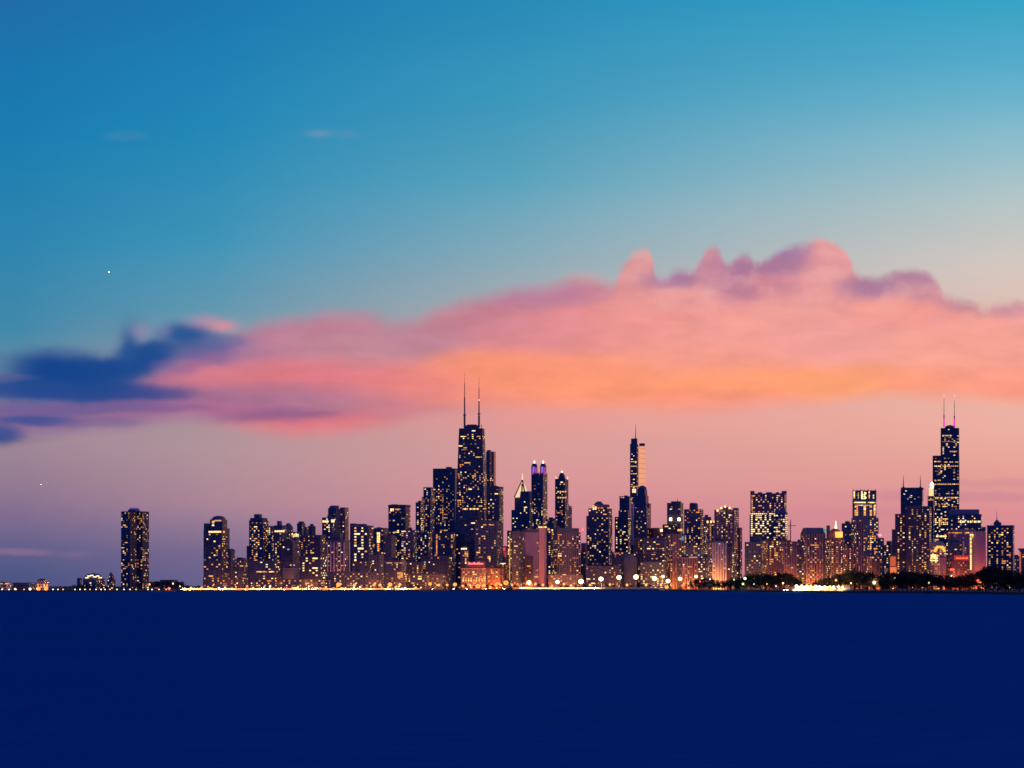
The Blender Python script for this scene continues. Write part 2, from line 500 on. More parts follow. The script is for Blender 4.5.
class Building:
    all = []

    def __init__(s, name, cat, label, x0, x1, top, Y, wall='concrete', pat='grid', p=.3, pal='warm', d=40., rot=None, fh=4., cw=4.4, group=None, seed=None, base=None, part='wall', mat=None, side_p=None):
        Building.all.append(s)
        if rot is None:      # the lighter fronts on this side of town are turned to the west
            rot = -13. if x0 > 515 and wall in ('granite', 'limestone', 'blush', 'brick') else 14.
        s.rng = random.Random(seed if seed is not None else int(x0 * 131 + top * 7 + Y))
        s.Y, s.rot, s.d = Y, rad(rot), d
        s.x0, s.x1, s.top = x0, x1, top
        cx, a, b = solve(x0, x1, Y, d / 2, s.rot)
        s.cx, s.a, s.b = cx, a, b
        s.root = empty(name, label, cat, (cx, Y, 0), -s.rot, group)
        s.wins = []
        s.kw = dict(wall=wall, pat=pat, p=p, pal=pal, fh=fh, cw=cw)
        if x0 > 660 and wall == 'granite' and pat == 'grid':
            pat = s.kw['pat'] = 'pier'
        s.main = s.tier(part, x0, x1, top, None, d=d, mat=mat, side_p=side_p, **s.kw)

    def local(s, wx, wy):
        c, q = math.cos(s.rot), math.sin(s.rot)
        ex, ey = wx - s.cx, wy - s.Y
        return c * ex - q * ey, q * ex + c * ey

    def tier(s, part, x0, x1, top, bot=None, d=None, tx0=None, tx1=None, td=None, wall=None, pat=None, p=0., pal='warm', fh=None, cw=None, mat=None, parent=None, front=None, side_p=None, dy=0., zlo=None):
        """A storeyed block (or, with tx0/tx1, a tapering one) between two heights."""
        wall, pat = wall or s.kw['wall'], pat or s.kw['pat']
        fh, cw = fh or s.kw['fh'], cw or s.kw['cw']
        Y = s.Y + dy
        cx, a, b = solve(x0, x1, Y, (d or s.d) / 2, s.rot)
        ox, oy = s.local(cx, Y)
        z0 = (2.0 if bot is None else zof(bot, Y)) if zlo is None else zlo
        z1 = zof(top, Y)
        a1, b1, ox1 = a, b, ox
        if tx0 is not None:
            cx1, a1, b1 = solve(tx0, tx1, Y, (td or d or s.d) / 2, s.rot) if tx1 - tx0 > .8 else (xof((tx0 + tx1) / 2, Y), .25, .25)
            ox1, _ = s.local(cx1, Y)
        vs = [(ox + i * a, oy + j * b, z0) for i, j in ((-1, -1), (1, -1), (1, 1), (-1, 1))] + [(ox1 + i * a1, oy + j * b1, z1) for i, j in ((-1, -1), (1, -1), (1, 1), (-1, 1))]
        o = link(part, mesh(part, vs, BOX_F, mat or wall_mat(wall, pat, fh, cw)), parent or s.root)
        T = dict(o=o, ox=ox, oy=oy, a=a, b=b, z0=z0, z1=z1, a1=a1, b1=b1, ox1=ox1, fh=fh, cw=cw, pat=pat)
        if p > 0:
            s.light(T, p, pal, side_p=side_p)
        return T

    def light(s, T, p, pal, side_p=None, zlo=None, zhi=None, xlo=-1., xhi=1., run=.13):
        rng = s.rng
        full = p >= 1.
        p = min(1., p * (1.45 if s.x0 > 660 else 1.1))
        gx, gz = {'grid': (.62, .58), 'pier': (.6, .6), 'band': (.9, .5), 'solid': (.6, .55), 'curtain': (.85, .62), 'sparse': (.5, .5)}[T['pat']]
        fh, cw = T['fh'], T['cw']
        pal = PAL.get(pal, pal)
        z0, z1 = T['z0'] if zlo is None else zlo, T['z1'] if zhi is None else zhi
        blocks = {}
        side = 'right' if s.rot > math.atan2(s.cx, s.Y) else 'left'
        for face in ('front', side):
            pp = p if face == 'front' else (p * .6 if side_p is None else side_p)
            for j in range(int(math.ceil(z0 / fh)), int((z1 - fh * .7) / fh) + 1):
                zc = (j + gz / 2) * fh
                if zc < z0 + .8:
                    continue
                t = (zc - T['z0']) / max(1e-3, T['z1'] - T['z0'])
                a, b = T['a'] + (T['a1'] - T['a']) * t, T['b'] + (T['b1'] - T['b']) * t
                ox = T['ox'] + (T['ox1'] - T['ox']) * t
                if face == 'front':
                    yy = T['oy'] - b
                    lo, hi = ox + a * xlo, ox + a * xhi
                    k0, k1 = math.ceil((lo + yy + .3) / cw), math.floor((hi + yy - gx * cw - .3) / cw)
                else:
                    xx = ox + (a if face == 'right' else -a)
                    lo, hi = T['oy'] - b, T['oy'] + b
                    k0, k1 = math.ceil((lo + xx + .3) / cw), math.floor((hi + xx - gx * cw - .3) / cw)
                floor_k = rng.random()
                k = k0
                while k <= k1:
                    key = (face, j // 4, k // 3)
                    if key not in blocks:
                        blocks[key] = rng.random() ** 1.3 * 2.0
                    q = pp * (.25 + blocks[key] * .75) * (.55 + .9 * floor_k)
                    if rng.random() < (.94 if full and face == 'front' else q):
                        n = 1
                        while rng.random() < run and n < 5 and k + n <= k1:
                            n += 1
                        w = (n - 1) * cw + gx * cw * rng.uniform(.6, 1.0)
                        h = gz * fh * rng.uniform(.6, .95)
                        c0 = (k + gx / 2 + (n - 1) / 2) * cw
                        col = rng.choice(pal)
                        if face == 'front':
                            s.wins.append((w * h * 2, (c0 - yy, yy, zc), (w, .5, h), col))
                        else:
                            s.wins.append((w * h * .3, (xx, c0 - xx, zc), (.5, w, h), col))
                        k += n
                    k += 1

    def glow(s, part, x0, x1, y0, y1, col, T=None, strength=None, proud=.5, parent=None):
        """A lit band, strip or panel on the front face between bearings x0..x1 and rows y0..y1 (y0 above y1)."""
        T = T or s.main
        if isinstance(col, str) and max(x1 - x0, y1 - y0) > 2.6 and part != 'blue_sign':
            nx, nz = max(1, round((x1 - x0) / 1.9)), max(1, round((y1 - y0) / 1.9))
            near = {'Y': 'YYYyw', 'y': 'yyYo', 'o': 'oooyd', 'w': 'wwYw', 'p': 'ppdy', 'r': 'rro', 'd': 'ddp'}.get(col, col)
            for i in range(nx):
                for j in range(nz):
                    if s.rng.random() < .07:
                        continue
                    ux, uz = (x1 - x0) / nx, (y1 - y0) / nz
                    g = s.rng.uniform(.08, .2)
                    s.glow(part, x0 + (i + g) * ux, x0 + (i + 1 - g * .6) * ux, y0 + (j + .12) * uz, y0 + (j + .88) * uz, s.rng.choice(near), T, strength, proud, parent)
            return None
        k = s.Y / F
        z0, z1 = zof(y1, s.Y), zof(y0, s.Y)
        t = min(1, max(0, ((z0 + z1) / 2 - T['z0']) / max(1e-3, T['z1'] - T['z0'])))
        b = T['b'] + (T['b1'] - T['b']) * t
        fy = T['oy'] - b
        c, q = math.cos(s.rot), math.sin(s.rot)
        xs = []
        for px in (x0, x1):
            al = (px - 512.0) / F
            # ray from the viewer meets the local plane y = fy
            ex = (al * s.Y - s.cx)
            den = q * al + c
            lam = (fy - q * ex) / den
            xs.append(c * (ex + lam * al) - q * lam)
        if isinstance(col, str):
            o = link(part, unit(col), parent or s.root)
        else:
            o = link(part, mesh(part, UNIT_V, BOX_F, emissive(f'{part} {col} {strength}', col, strength or 1.)), parent or s.root)
        o.location = ((xs[0] + xs[1]) / 2, fy, (z0 + z1) / 2)
        o.scale = (abs(xs[1] - xs[0]), proud * 2, z1 - z0)
        return o

    def pier(s, n, x0=None, x1=None, top=None, bot=None, col='limestone', wfrac=.35, T=None, proud=.9, part='pier'):
        T = T or s.main
        a, oy, b = T['a'], T['oy'], T['b']
        lo, hi = T['ox'] - a, T['ox'] + a
        z1 = T['z1'] if top is None else zof(top, s.Y)
        z0 = T['z0'] if bot is None else zof(bot, s.Y)
        w = (hi - lo) / n * wfrac
        for i in range(n + 1):
            x = lo + w / 2 + (hi - lo - w) * i / n
            vs = [(x + q[0] * w, oy - b - proud / 2 + q[1] * proud * 1.1, (z0 + z1) / 2 + q[2] * (z1 - z0 - .4)) for q in UNIT_V]
            link(part, mesh(part, vs, BOX_F, principled(col + ' pier', WALLS[col], .85)), s.root)

    def slab(s, part, x0, x1, y0, y1, wall='concrete', d=None, dy=0.):
        return s.tier(part, x0, x1, y0, y1, d=d or s.d + 2, wall=wall, pat='solid', dy=dy)

    def mast(s, part, px, tip, foot, r0=.8, r1=.25, color=(.10, .08, .09), segs=None, parent=None, dy=0., glowcol=None):
        Y = s.Y + dy
        ox, oy = s.local(xof(px, Y), Y)
        z0, z1 = zof(foot, Y), zof(tip, Y)
        segs = segs or [(0, r0), (1, r1)]
        n = 8
        vs, fs = [], []
        for t, r in segs:
            for i in range(n):
                an = i * 2 * math.pi / n
                vs.append((ox + r * math.cos(an), oy + r * math.sin(an), z0 + (z1 - z0) * t))
        for k in range(len(segs) - 1):
            for i in range(n):
                j = (i + 1) % n
                fs.append((k * n + i, k * n + j, k * n + n + j, k * n + n + i))
        fs.append(tuple(range(n - 1, -1, -1)))
        fs.append(tuple(range(len(vs) - n, len(vs))))
        m = emissive(f'{part} {glowcol}', *glowcol) if glowcol else principled('mast ' + str(color), color, .6)
        return link(part, mesh(part, vs, fs, m), parent or s.root)

    def dome(s, part, x0, x1, top, bot, wall='slate', pat='solid', mat=None, parent=None, dy=0., power=2.0):
        """A dome or barrel cap of elliptical outline."""
        Y = s.Y + dy
        r = (x1 - x0) / 2 * Y / F
        ox, oy = s.local(xof((x0 + x1) / 2, Y), Y)
        z0, z1 = zof(bot, Y), zof(top, Y)
        n, rings = 16, 6
        vs, fs = [], []
        for k in range(rings):
            t = k / rings
            rr = r * (1 - t ** power) ** (1 / power)
            for i in range(n):
                an = i * 2 * math.pi / n
                vs.append((ox + rr * math.cos(an), oy + rr * math.sin(an), z0 + (z1 - z0) * t))
        vs.append((ox, oy, z1))
        for k in range(rings - 1):
            for i in range(n):
                j = (i + 1) % n
                fs.append((k * n + i, k * n + j, k * n + n + j, k * n + n + i))
        for i in range(n):
            fs.append(((rings - 1) * n + i, (rings - 1) * n + (i + 1) % n, len(vs) - 1))
        fs.append(tuple(range(n - 1, -1, -1)))
        return link(part, mesh(part, vs, fs, mat or wall_mat(wall, pat, 4., 5.)), parent or s.root)

    def finish(s):
        s.wins.sort(key=lambda w: -w[0])
        for _, loc, sc, col in s.wins[:100]:
            o = bpy.data.objects.new('window', unit(col))
            COL.objects.link(o)
            o.parent = s.root
            o.location = loc
            o.scale = sc
        rest = s.wins[100:]
        if rest:
            cols = sorted({w[3] for w in rest})
            vs, fs, mi = [], [], []
            for _, loc, sc, col in rest:
                k = len(vs)
                vs += [(loc[0] + q[0] * sc[0], loc[1] + q[1] * sc[1], loc[2] + q[2] * sc[2]) for q in UNIT_V]
                fs += [tuple(k + i for i in f) for f in BOX_F]
                mi += [cols.index(col)] * 6
            me = mesh('window', vs, fs)
            for c in cols:
                me.materials.append(emissive('window ' + c, *GLOW[c]))
            me.polygons.foreach_set('material_index', mi)
            o = link('window', me, s.root)
            o['kind'] = 'stuff'


B = Building

# ------------------------------------------------------------------ water, ground, shore
def water_mat():
    m = bpy.data.materials.new('lake water')
    m.use_nodes = True
    t = m.node_tree
    n = Nodes(t)
    t.nodes.remove(t.nodes['Principled BSDF'])
    c = t.nodes.new('ShaderNodeTexCoord')
    o = c.outputs['Object']
    big = n.noise(n.v('MULTIPLY', o, (.004, .012, 1)), 1.0, 5.0, .6)[0]
    rip = n.noise(n.v('MULTIPLY', o, (.10, .34, 1)), 1.0, 4.0, .6)[0]
    col = n.mix(n.m('MULTIPLY_ADD', big, .45, n.m('MULTIPLY', rip, .55)), (0.0, .046, .150), (0.0, .138, .425))
    bump = t.nodes.new('ShaderNodeBump')
    bump.inputs['Strength'].default_value = .25
    bump.inputs['Distance'].default_value = 1.0
    t.links.new(rip, bump.inputs['Height'])
    d = t.nodes.new('ShaderNodeBsdfDiffuse')
    t.links.new(col, d.inputs['Color'])
    t.links.new(bump.outputs[0], d.inputs['Normal'])
    g = t.nodes.new('ShaderNodeBsdfGlossy')
    g.inputs['Color'].default_value = (.05, .12, .42, 1)
    g.inputs['Roughness'].default_value = .34
    t.links.new(bump.outputs[0], g.inputs['Normal'])
    x = t.nodes.new('ShaderNodeMixShader')
    x.inputs[0].default_value = .10
    t.links.new(d.outputs[0], x.inputs[1])
    t.links.new(g.outputs[0], x.inputs[2])
    t.links.new(x.outputs[0], t.nodes['Material Output'].inputs['Surface'])
    return m


o = link('water', mesh('water', [(-60000, -8000, 0), (60000, -8000, 0), (60000, 60000, 0), (-60000, 60000, 0)], [(0, 1, 2, 3)], water_mat()))
o['kind'] = 'structure'

SHORE = [(-900, 3700), (0, 3840), (150, 3860), (176, 4140), (300, 4240), (420, 4330), (450, 4960), (560, 5020), (660, 4960), (690, 4100),
         (760, 3600), (840, 3330), (930, 3130), (1024, 2600), (1150, 2300), (1900, 1900)]


def shore(px):
    for (a, ya), (b, yb) in zip(SHORE, SHORE[1:]):
        if px <= b:
            return ya + (yb - ya) * (px - a) / (b - a)
    return SHORE[-1][1]


pts = []
for (a, ya), (b, yb) in zip(SHORE, SHORE[1:]):
    for k in range(4):
        p = a + (b - a) * k / 4
        pts.append((xof(p, shore(p)), shore(p)))
pts.append((xof(SHORE[-1][0], SHORE[-1][1]), SHORE[-1][1]))
GZ = 2.0
vs = [(x, y, GZ) for x, y in pts] + [(60000, 1900, GZ), (60000, 60000, GZ), (-60000, 60000, GZ), (-60000, 3700, GZ)]
gm = principled('city ground', (.06, .06, .055), .95, vary=.3, scale=.02)
o = link('ground', mesh('ground', vs, [tuple(range(len(vs)))], gm))
o['kind'] = 'structure'
# sloping stone revetment along the whole shore
vs, fs = [], []
for i, (x, y) in enumerate([(-60000, 3700)] + pts + [(60000, 1900)]):
    vs += [(x, y - 4, -1.0), (x, y - .05, GZ + .35), (x, y + 1.2, GZ + .35), (x, y + 1.2, GZ - .5)]
n = len(vs) // 4
for i in range(n - 1):
    for k in range(3):
        fs.append((i * 4 + k, i * 4 + 4 + k, i * 4 + 5 + k, i * 4 + 1 + k))
o = link('seawall', mesh('seawall', vs, fs, principled('wet revetment stone', (.05, .05, .055), .9, vary=.3, scale=.1)))
o['label'] = 'low concrete seawall edging the lake along the whole shore'
o['category'] = 'seawall'


def ribbon(name, px0, px1, rows, mat, n=24):
    """A strip along the shore; rows = (metres inland, height)."""
    vs, fs = [], []
    for i in range(n + 1):
        p = px0 + (px1 - px0) * i / n
        Y = shore(p)
        for off, z in rows:
            vs.append((xof(p, Y), Y + off, z))
    m = len(rows)
    for i in range(n):
        for k in range(m - 1):
            fs.append((i * m + k, (i + 1) * m + k, (i + 1) * m + k + 1, i * m + k + 1))
    return link(name, mesh(name, vs, fs, mat))


sandm = principled('beach sand', (.42, .36, .27), .95, vary=.12, scale=.05)
concm = principled('promenade concrete', (.45, .42, .37), .85, vary=.15, scale=.1)
o = ribbon('beach', 516, 672, [(2, .6), (14, 2.2), (60, 3.2), (74, 3.4)], sandm)
o['kind'] = 'structure'
o = ribbon('added_beach_wall', 520, 668, [(75, 2.0), (75.2, 5.4), (76.4, 5.4), (76.4, 2.0)], concm)  # pale wall added to catch lamplight as a bright shore line
o['label'] = 'added pale wall behind the beach that catches lamplight as a bright line'
o['category'] = 'wall'
o = ribbon('esplanade', 178, 420, [(2, 2.35), (26, 2.55)], principled('esplanade paving', (.30, .28, .25), .85))
o['kind'] = 'structure'
o = ribbon('added_esplanade_wall', 180, 420, [(28, 2.0), (28.2, 4.8), (29.2, 4.8), (29.2, 2.0)], concm)  # another added wall, there to take the light of the esplanade lamps
o['label'] = 'added pale wall along the esplanade that catches lamplight below the apartment towers'
o['category'] = 'wall'
o = ribbon('embankment', 793, 854, [(3, 2.36), (14, 2.6), (46, 7.6), (60, 7.9), (60.2, 2.1)], principled('embankment stone', (.22, .20, .18), .9, vary=.3, scale=.1), n=8)
o['kind'] = 'structure'
o = ribbon('lawn', 688, 1060, [(3, 2.06), (300, 2.06)], principled('park grass', (.018, .026, .014), .95, vary=.3, scale=.05))
o['kind'] = 'structure'
o = ribbon('shore_road', 430, 700, [(90, 2.2), (112, 2.2)], principled('asphalt', (.05, .05, .05), .9))
o['kind'] = 'structure'

# ------------------------------------------------------------------ lamps
LAMP = {}


def cyl(r0, r1, z0, z1, n=8, x=0., y=0.):
    vs = [(x + r0 * math.cos(i * 2 * math.pi / n), y + r0 * math.sin(i * 2 * math.pi / n), z0) for i in range(n)]
    vs += [(x + r1 * math.cos(i * 2 * math.pi / n), y + r1 * math.sin(i * 2 * math.pi / n), z1) for i in range(n)]
    fs = [(i, (i + 1) % n, n + (i + 1) % n, n + i) for i in range(n)] + [tuple(range(n - 1, -1, -1)), tuple(range(n, 2 * n))]
    return vs, fs


def globe(r, z, n=10, k=6):
    vs = [(0, 0, z - r)]
    for a in range(1, k):
        t = math.pi * a / k
        vs += [(r * math.sin(t) * math.cos(i * 2 * math.pi / n), r * math.sin(t) * math.sin(i * 2 * math.pi / n), z - r * math.cos(t)) for i in range(n)]
    vs.append((0, 0, z + r))
    fs = [(0, 1 + (i + 1) % n, 1 + i) for i in range(n)]
    for a in range(k - 2):
        fs += [(1 + a * n + i, 1 + a * n + (i + 1) % n, 1 + (a + 1) * n + (i + 1) % n, 1 + (a + 1) * n + i) for i in range(n)]
    e = len(vs) - 1
    fs += [(1 + (k - 2) * n + i, 1 + (k - 2) * n + (i + 1) % n, e) for i in range(n)]
    return vs, fs


polem = principled('lamp pole metal', (.06, .06, .06), .5, metal=.6)
TINT = {'white': (1.0, .72, .38), 'amber': (1.0, .40, .08), 'orange': (1.0, .20, .03), 'green': (.55, 1.0, .5), 'red': (1.0, .08, .06), 'cool': (.85, .92, 1.0)}


GLARE = {'white': (1.0, .60, .26), 'amber': (1.0, .27, .035)}      # what their sodium tubes throw on the ground


def lamp(px, py, Y, tint='amber', r=1.0, power=9000., glow=30., name='street_lamp', label=None, group=None, seen=True):
    """A post with a round lantern whose bulb stands at picture row py."""
    h = zof(py, Y) - GZ
    root = empty(name, label, 'street lamp', (xof(px, Y), Y, GZ), 0, group)
    k = ('pole', round(h))
    if k not in LAMP:
        LAMP[k] = mesh('pole', *cyl(.22, .12, 0, 1, 6), polem)
    p = link('pole', LAMP[k], root)
    p.scale = (1, 1, h - r * .8)
    k = ('lantern', tint, r, glow)
    if k not in LAMP:
        LAMP[k] = mesh('lantern', *globe(r, 0), emissive(f'lantern {tint} {glow}', TINT[tint], glow))
    g = link('lantern', LAMP[k], root)
    g.location.z = h
    if power:
        k = ('light', tint, power)
        if k not in LAMP:
            d = bpy.data.lights.new('lamp light', 'POINT')
            d.energy = power
            d.color = GLARE.get(tint, TINT[tint])
            d.shadow_soft_size = .3
            LAMP[k] = d
        q = bpy.data.objects.new('lamp_light', LAMP[k])
        COL.objects.link(q)
        q.parent = root
        q.location = (0, r + 1.0, h - .2)       # the lantern shields the lake side
    return root


def mast_lamp(px, py, Y, tint='white', wid=7., hgt=4., power=90000., glow=40., label=None, group=None):
    """A tall floodlight mast: pole, a bank of round floods in two rows on a frame."""
    h = zof(py, Y) - GZ
    root = empty('floodlight_mast', label, 'floodlight', (xof(px, Y), Y, GZ), 0, group)
    p = link('pole', mesh('pole', *cyl(.5, .28, 0, h - hgt * .4, 8), polem), root)
    k = ('frame', wid, hgt)
    if k not in LAMP:
        v, q = cyl(wid * .44, wid * .44, .1, .5, 14)
        LAMP[k] = mesh('frame', [(x, z, y) for x, y, z in v], q, polem)
    f = link('frame', LAMP[k], root)
    f.location.z = h
    k = ('flood', hgt, tint, glow)
    if k not in LAMP:
        v, q = cyl(hgt * .26, hgt * .26, -.25, .25, 10)
        LAMP[k] = mesh('flood', [(x, z, y) for x, y, z in v], q, emissive(f'flood {tint} {glow}', TINT[tint], glow))
    n_ = max(6, int(wid * 1.1))
    for i in range(n_ + 1):
        o = link('flood', LAMP[k], root)
        rr = 0 if i == n_ else wid * .30
        o.location = (rr * math.cos(i * 2 * math.pi / n_), -.2 - .06 * (i % 2), h + rr * math.sin(i * 2 * math.pi / n_) * .9)
    k = ('mast light', tint, power)
    if k not in LAMP:
        d = bpy.data.lights.new('flood light', 'POINT')
        d.energy = power
        d.color = GLARE.get(tint, TINT[tint])
        d.shadow_soft_size = .5
        LAMP[k] = d
    q = bpy.data.objects.new('flood_light', LAMP[k])
    COL.objects.link(q)
    q.parent = root
    q.location = (0, 2.2, h - .3)
    return root


# white beach masts and their neighbours: column, row
for px, py, w, p in ((529, 582.5, 8, 50e3), (557.5, 582, 7, 45e3), (581, 581.5, 10, 70e3), (601, 579, 9, 70e3), (619, 577.5, 9, 70e3), (636, 577, 10, 150e3),
                     (654.5, 578.5, 9, 70e3), (668, 581, 8, 50e3)):
    mast_lamp(px, py, 5082., 'white', w * 1.1, 4.4, p * .45, 5., 'tall white floodlight mast on the promenade behind the floodlit beach', 'white floodlight masts by the beach')
for px, py, Y, t, w, l in (
        (663, 576.5, 5300., 'white', 6, 'white floodlight mast close behind the beach masts at their inland end'),
        (680, 578.8, 4600., 'white', 7, 'white floodlight mast just inland of where the dark park trees begin'),
        (696, 576.6, 4600., 'white', 5, 'small white floodlight mast above the first park trees'),
        (390, 584.6, 4420., 'amber', 8, 'bright amber floodlight mast below the tower with the lit top storey'),
        (338.5, 584.6, 4400., 'amber', 8, 'amber floodlight mast below the white ribbed slab'),
        (478, 586.2, 5090., 'amber', 10, 'largest amber floodlight mast in front of the old hotel'),
        (506, 582.8, 5100., 'amber', 11, 'amber floodlight mast beside the orange lit wall'),
        (455, 584.5, 5085., 'amber', 8, 'amber floodlight mast just left of the old hotel front'),
        (430, 583.8, 5090., 'amber', 7, 'amber floodlight mast below the dark blocks left of the old hotel'),
        (666.5, 587.4, 4800., 'amber', 6, 'low amber floodlight mast at the inland end of the beach')):
    mast_lamp(px, py, Y, t, w, 4.4, 130e3 if t == 'amber' else 30e3, 1.5 if t == 'amber' else 4., l)

AM = 'amber street lamp on a slim post along the shore drive'
for px, py, Y in ((354.5, 585, 4420), (374, 585, 4420), (380, 585, 4420), (400, 584.5, 4430), (396, 587, 4400), (439, 585, 5090), (447, 585, 5090), (463, 586, 5090),
                  (470, 585.4, 5095), (484, 585, 5095), (490, 587, 5060), (496, 584.5, 5095), (501, 585, 5095), (512, 585, 5095), (535.5, 583.8, 5100), (543, 585, 5100), (552, 586, 5100),
                  (564, 584, 5100), (571, 585.5, 5100), (590, 585, 5100), (610, 584.5, 5100), (627, 585, 5100), (646, 585, 5100), (661, 585, 5100)):
    lamp(px, py, Y, 'amber', 2.2, 18000., 1.35, label=AM, group='amber street lamps on the shore drive')
for i, px in enumerate(range(182, 420, 9)):  # lamp row added to draw the bright line along this shore
    lamp(px + (i * 7 % 5) - 2, 586.3 + (i * 5 % 7) * .3, shore(px) + 16. + (i * 3 % 5), ('white', 'amber', 'orange', 'amber', 'white')[i % 5], (.95, 1.5, 1.2)[i % 3], (60e3 if i < 4 else (5e3, 30e3, 8e3, 15e3)[i % 4]), 2.4,
         label='added low warm lamp in the row brightening the pale wall along the esplanade', group='lamps added along the esplanade')
for i, px in enumerate(range(522, 670, 8)):  # low lamps added to brighten the wall behind the sand
    lamp(px + (i * 5 % 3), 588.0, 5020. + 48., ('white', 'amber', 'white')[i % 3], .65, 30000., 3.,
         label='added short white lamp on the sand, lighting the pale wall behind it', group='low lamps added along the beach')
for i, px in enumerate((2, 9, 16, 24, 30, 53, 58, 63, 75, 80, 85, 90, 96, 101, 105, 110, 117, 124, 130, 136, 148, 152, 159, 166)):
    lamp(px, 589.4, shore(px) + 12., ('white', 'cool', 'white', 'amber')[i % 4], .75, 1400., 3.,
         label='small pale lamp on a short post in the row along the low dark breakwater', group='lamps on the low breakwater')
for i in range(11):  # lamps added to spread one long bright patch over the slope
    px = 796.5 + i * 4.6 + (i * 7 % 5) * .3
    lamp(px, 586.2 + .09 * i, shore(px) + 13., 'amber' if i % 4 == 3 else 'white', 1.9 if i < 5 else 1.4, (80e3, 100e3, 90e3, 65e3, 45e3, 32e3, 24e3, 18e3, 13e3, 9e3, 6e3)[i], 4.,
         label='added lamp in the close row brightening the pale embankment between the park trees', group='lamps added along the embankment')
for px, py, Y, t, r, l in (
        (745, 578.5, 3720., 'green', 1.7, 'greenish white lamp shining among the park trees below the crenellated tower'),
        (734, 579.8, 3725., 'green', .8, 'tiny green lamp among the park trees left of the greenish white one'),
        (874, 582.6, 3350., 'white', 1.9, 'lone warm lamp glowing before the park trees below the lantern topped tower'),
        (978, 580.5, 2950., 'red', 1.3, 'red lamp among the dark trees below the pink slab'),
        (980.5, 582.3, 2950., 'amber', .6, 'tiny amber lamp beside the red one'),
        (1017, 584.3, 2800., 'white', 1.0, 'last white lamp on the dark shore below the red edged block'),
        (929, 582.8, 3200., 'white', .9, 'white lamp low among the trees below the gold arch'),
        (951.5, 575.8, 3200., 'white', 1.0, 'white lamp in the tree tops below the red brick block'),
        (895, 578.3, 3300., 'white', 1.0, 'pale lamp in the trees below the orange lit block'),
        (851, 583.2, 3330., 'white', 1.0, 'white lamp where the embankment runs into the trees'),
        (836, 580.2, 3350., 'amber', 1.3, 'amber lamp behind the end of the embankment'),
        (743, 583.9, 3738., 'white', 1.4, 'white lamp by the water under the greenish one'),
        (754, 584.1, 3660., 'cool', .7, 'small cold white lamp by the water'),
        (767, 584, 3600., 'amber', .9, 'small amber lamp near the water left of the embankment'),
        (783, 583.2, 3545., 'white', 1.2, 'white lamp at the near edge of the park left of the embankment'),
        (776, 586.2, 3562., 'cool', .8, 'low cool lamp on the water edge left of the embankment'),
        (700, 581.5, 4050., 'red', 1.2, 'reddish lamp at the beginning of the park trees'),
        (710, 579.2, 4050., 'cool', 1.1, 'cool lamp at the beginning of the park trees'),
        (38.5, 589, 3880., 'orange', 2.4, 'orange lamp before the glowing pavilion, nearer the dark shed'),
        (46, 588.5, 3880., 'orange', 2.6, 'orange lamp before the glowing pavilion on its outer corner'),
        (30, 589, 3880., 'cool', 1.6, 'bright cool lamp beside the dark waterfront shed'),
        (15, 589, 3880., 'white', 1.3, 'bright white lamp before the pale waterfront hall'),
        (149.5, 584.4, 4300., 'amber', 1.5, 'amber lamp at the foot of the lone three lobed tower'),
        (173, 583.6, 4300., 'white', 1.3, 'white lamp before the low trees right of the lone tower'),
        (169, 588.6, 4160., 'red', 2.0, 'red lamp where the esplanade begins')):
    big = r >= 1.6
    lamp(px, py, Y, t, r, 30000. if big else 2500., 3. if big else 2., label=l)

# ------------------------------------------------------------------ buildings: far left shore
b = B('waterfront_hall', 'building', 'pale low waterfront hall left of the dark shed at the end of the shore', -6, 12, 582.3, 3960, 'limestone', 'band', .5, 'pale', d=20, fh=3.6, cw=4)
b.slab('roof', -6.5, 12.4, 581.6, 582.3)
b.glow('cornice_light', -5, 11, 583.1, 584.2, 'p')
b = B('storage_shed', 'building', 'long dark flat shed between the pale hall and the glowing pavilion', 13, 36, 583.4, 4000, 'navy', 'band', .12, 'dim', d=24, fh=3.6, cw=4)
b.slab('roof', 12.6, 36.5, 582.6, 583.4, 'slate')
b = B('pavilion', 'building', 'small pavilion glowing orange under red lit arches on the low shore', 35.5, 49, 582.5, 3960, 'limestone', 'grid', .8, 'orange', d=16, fh=3.6, cw=3.4)
for i in range(4):
    b.glow('arch_window', 37 + i * 3, 39 + i * 3, 583.6, 588, 'o')
b.tier('upper_storey', 37.5, 46.5, 580.2, 582.5, d=10, p=.7, pal='red')
b.tier('roof', 37, 47, 578.6, 580.2, d=11, tx0=40, tx1=44, td=3, wall='brick', pat='solid')
b = B('domed_hall', 'building', 'dark round roofed hall with white windows left of the lone three lobed tower', 83, 105, 578.5, 5000, 'slate', 'grid', .5, 'white', d=40, fh=4, cw=5)
b.dome('dome', 84, 103, 573, 578.5, 'slate', 'grid')
for i, (x, y) in enumerate(((88, 575.6), (91, 575), (94, 576.4), (97, 575.6), (99.5, 577.2), (86, 577.3))):
    b.glow('skylight', x, x + 1.6, y, y + 1, 'w', proud=4)
b = B('office_block', 'building', 'small dark cube block just left of the round roofed hall', 77, 82, 578, 5200, 'slate', 'grid', .15, 'dim', d=25)
b = B('lookout_tower', 'tower', 'small stepped tower with pinkish lights between the domed hall and the lone tower', 107, 115.5, 579, 5150, 'granite', 'grid', .7, 'pale', d=12, fh=3.4, cw=3.4)
b.tier('upper_storey', 108.6, 114, 575.2, 579, d=8, p=.8, pal='pale')
b.tier('roof', 108.8, 113.4, 572.2, 575.2, d=7, tx0=110.6, tx1=111.4, td=1.5, wall='granite', pat='solid')
b = B('apartment_tower', 'tower', 'lone dark three lobed apartment tower with a violet lit roof house, apart on the left', 121, 137.6, 511.5, 6000, 'bronze', 'grid', .22, 'warm', d=30, rot=24, fh=3.6, cw=4.2)
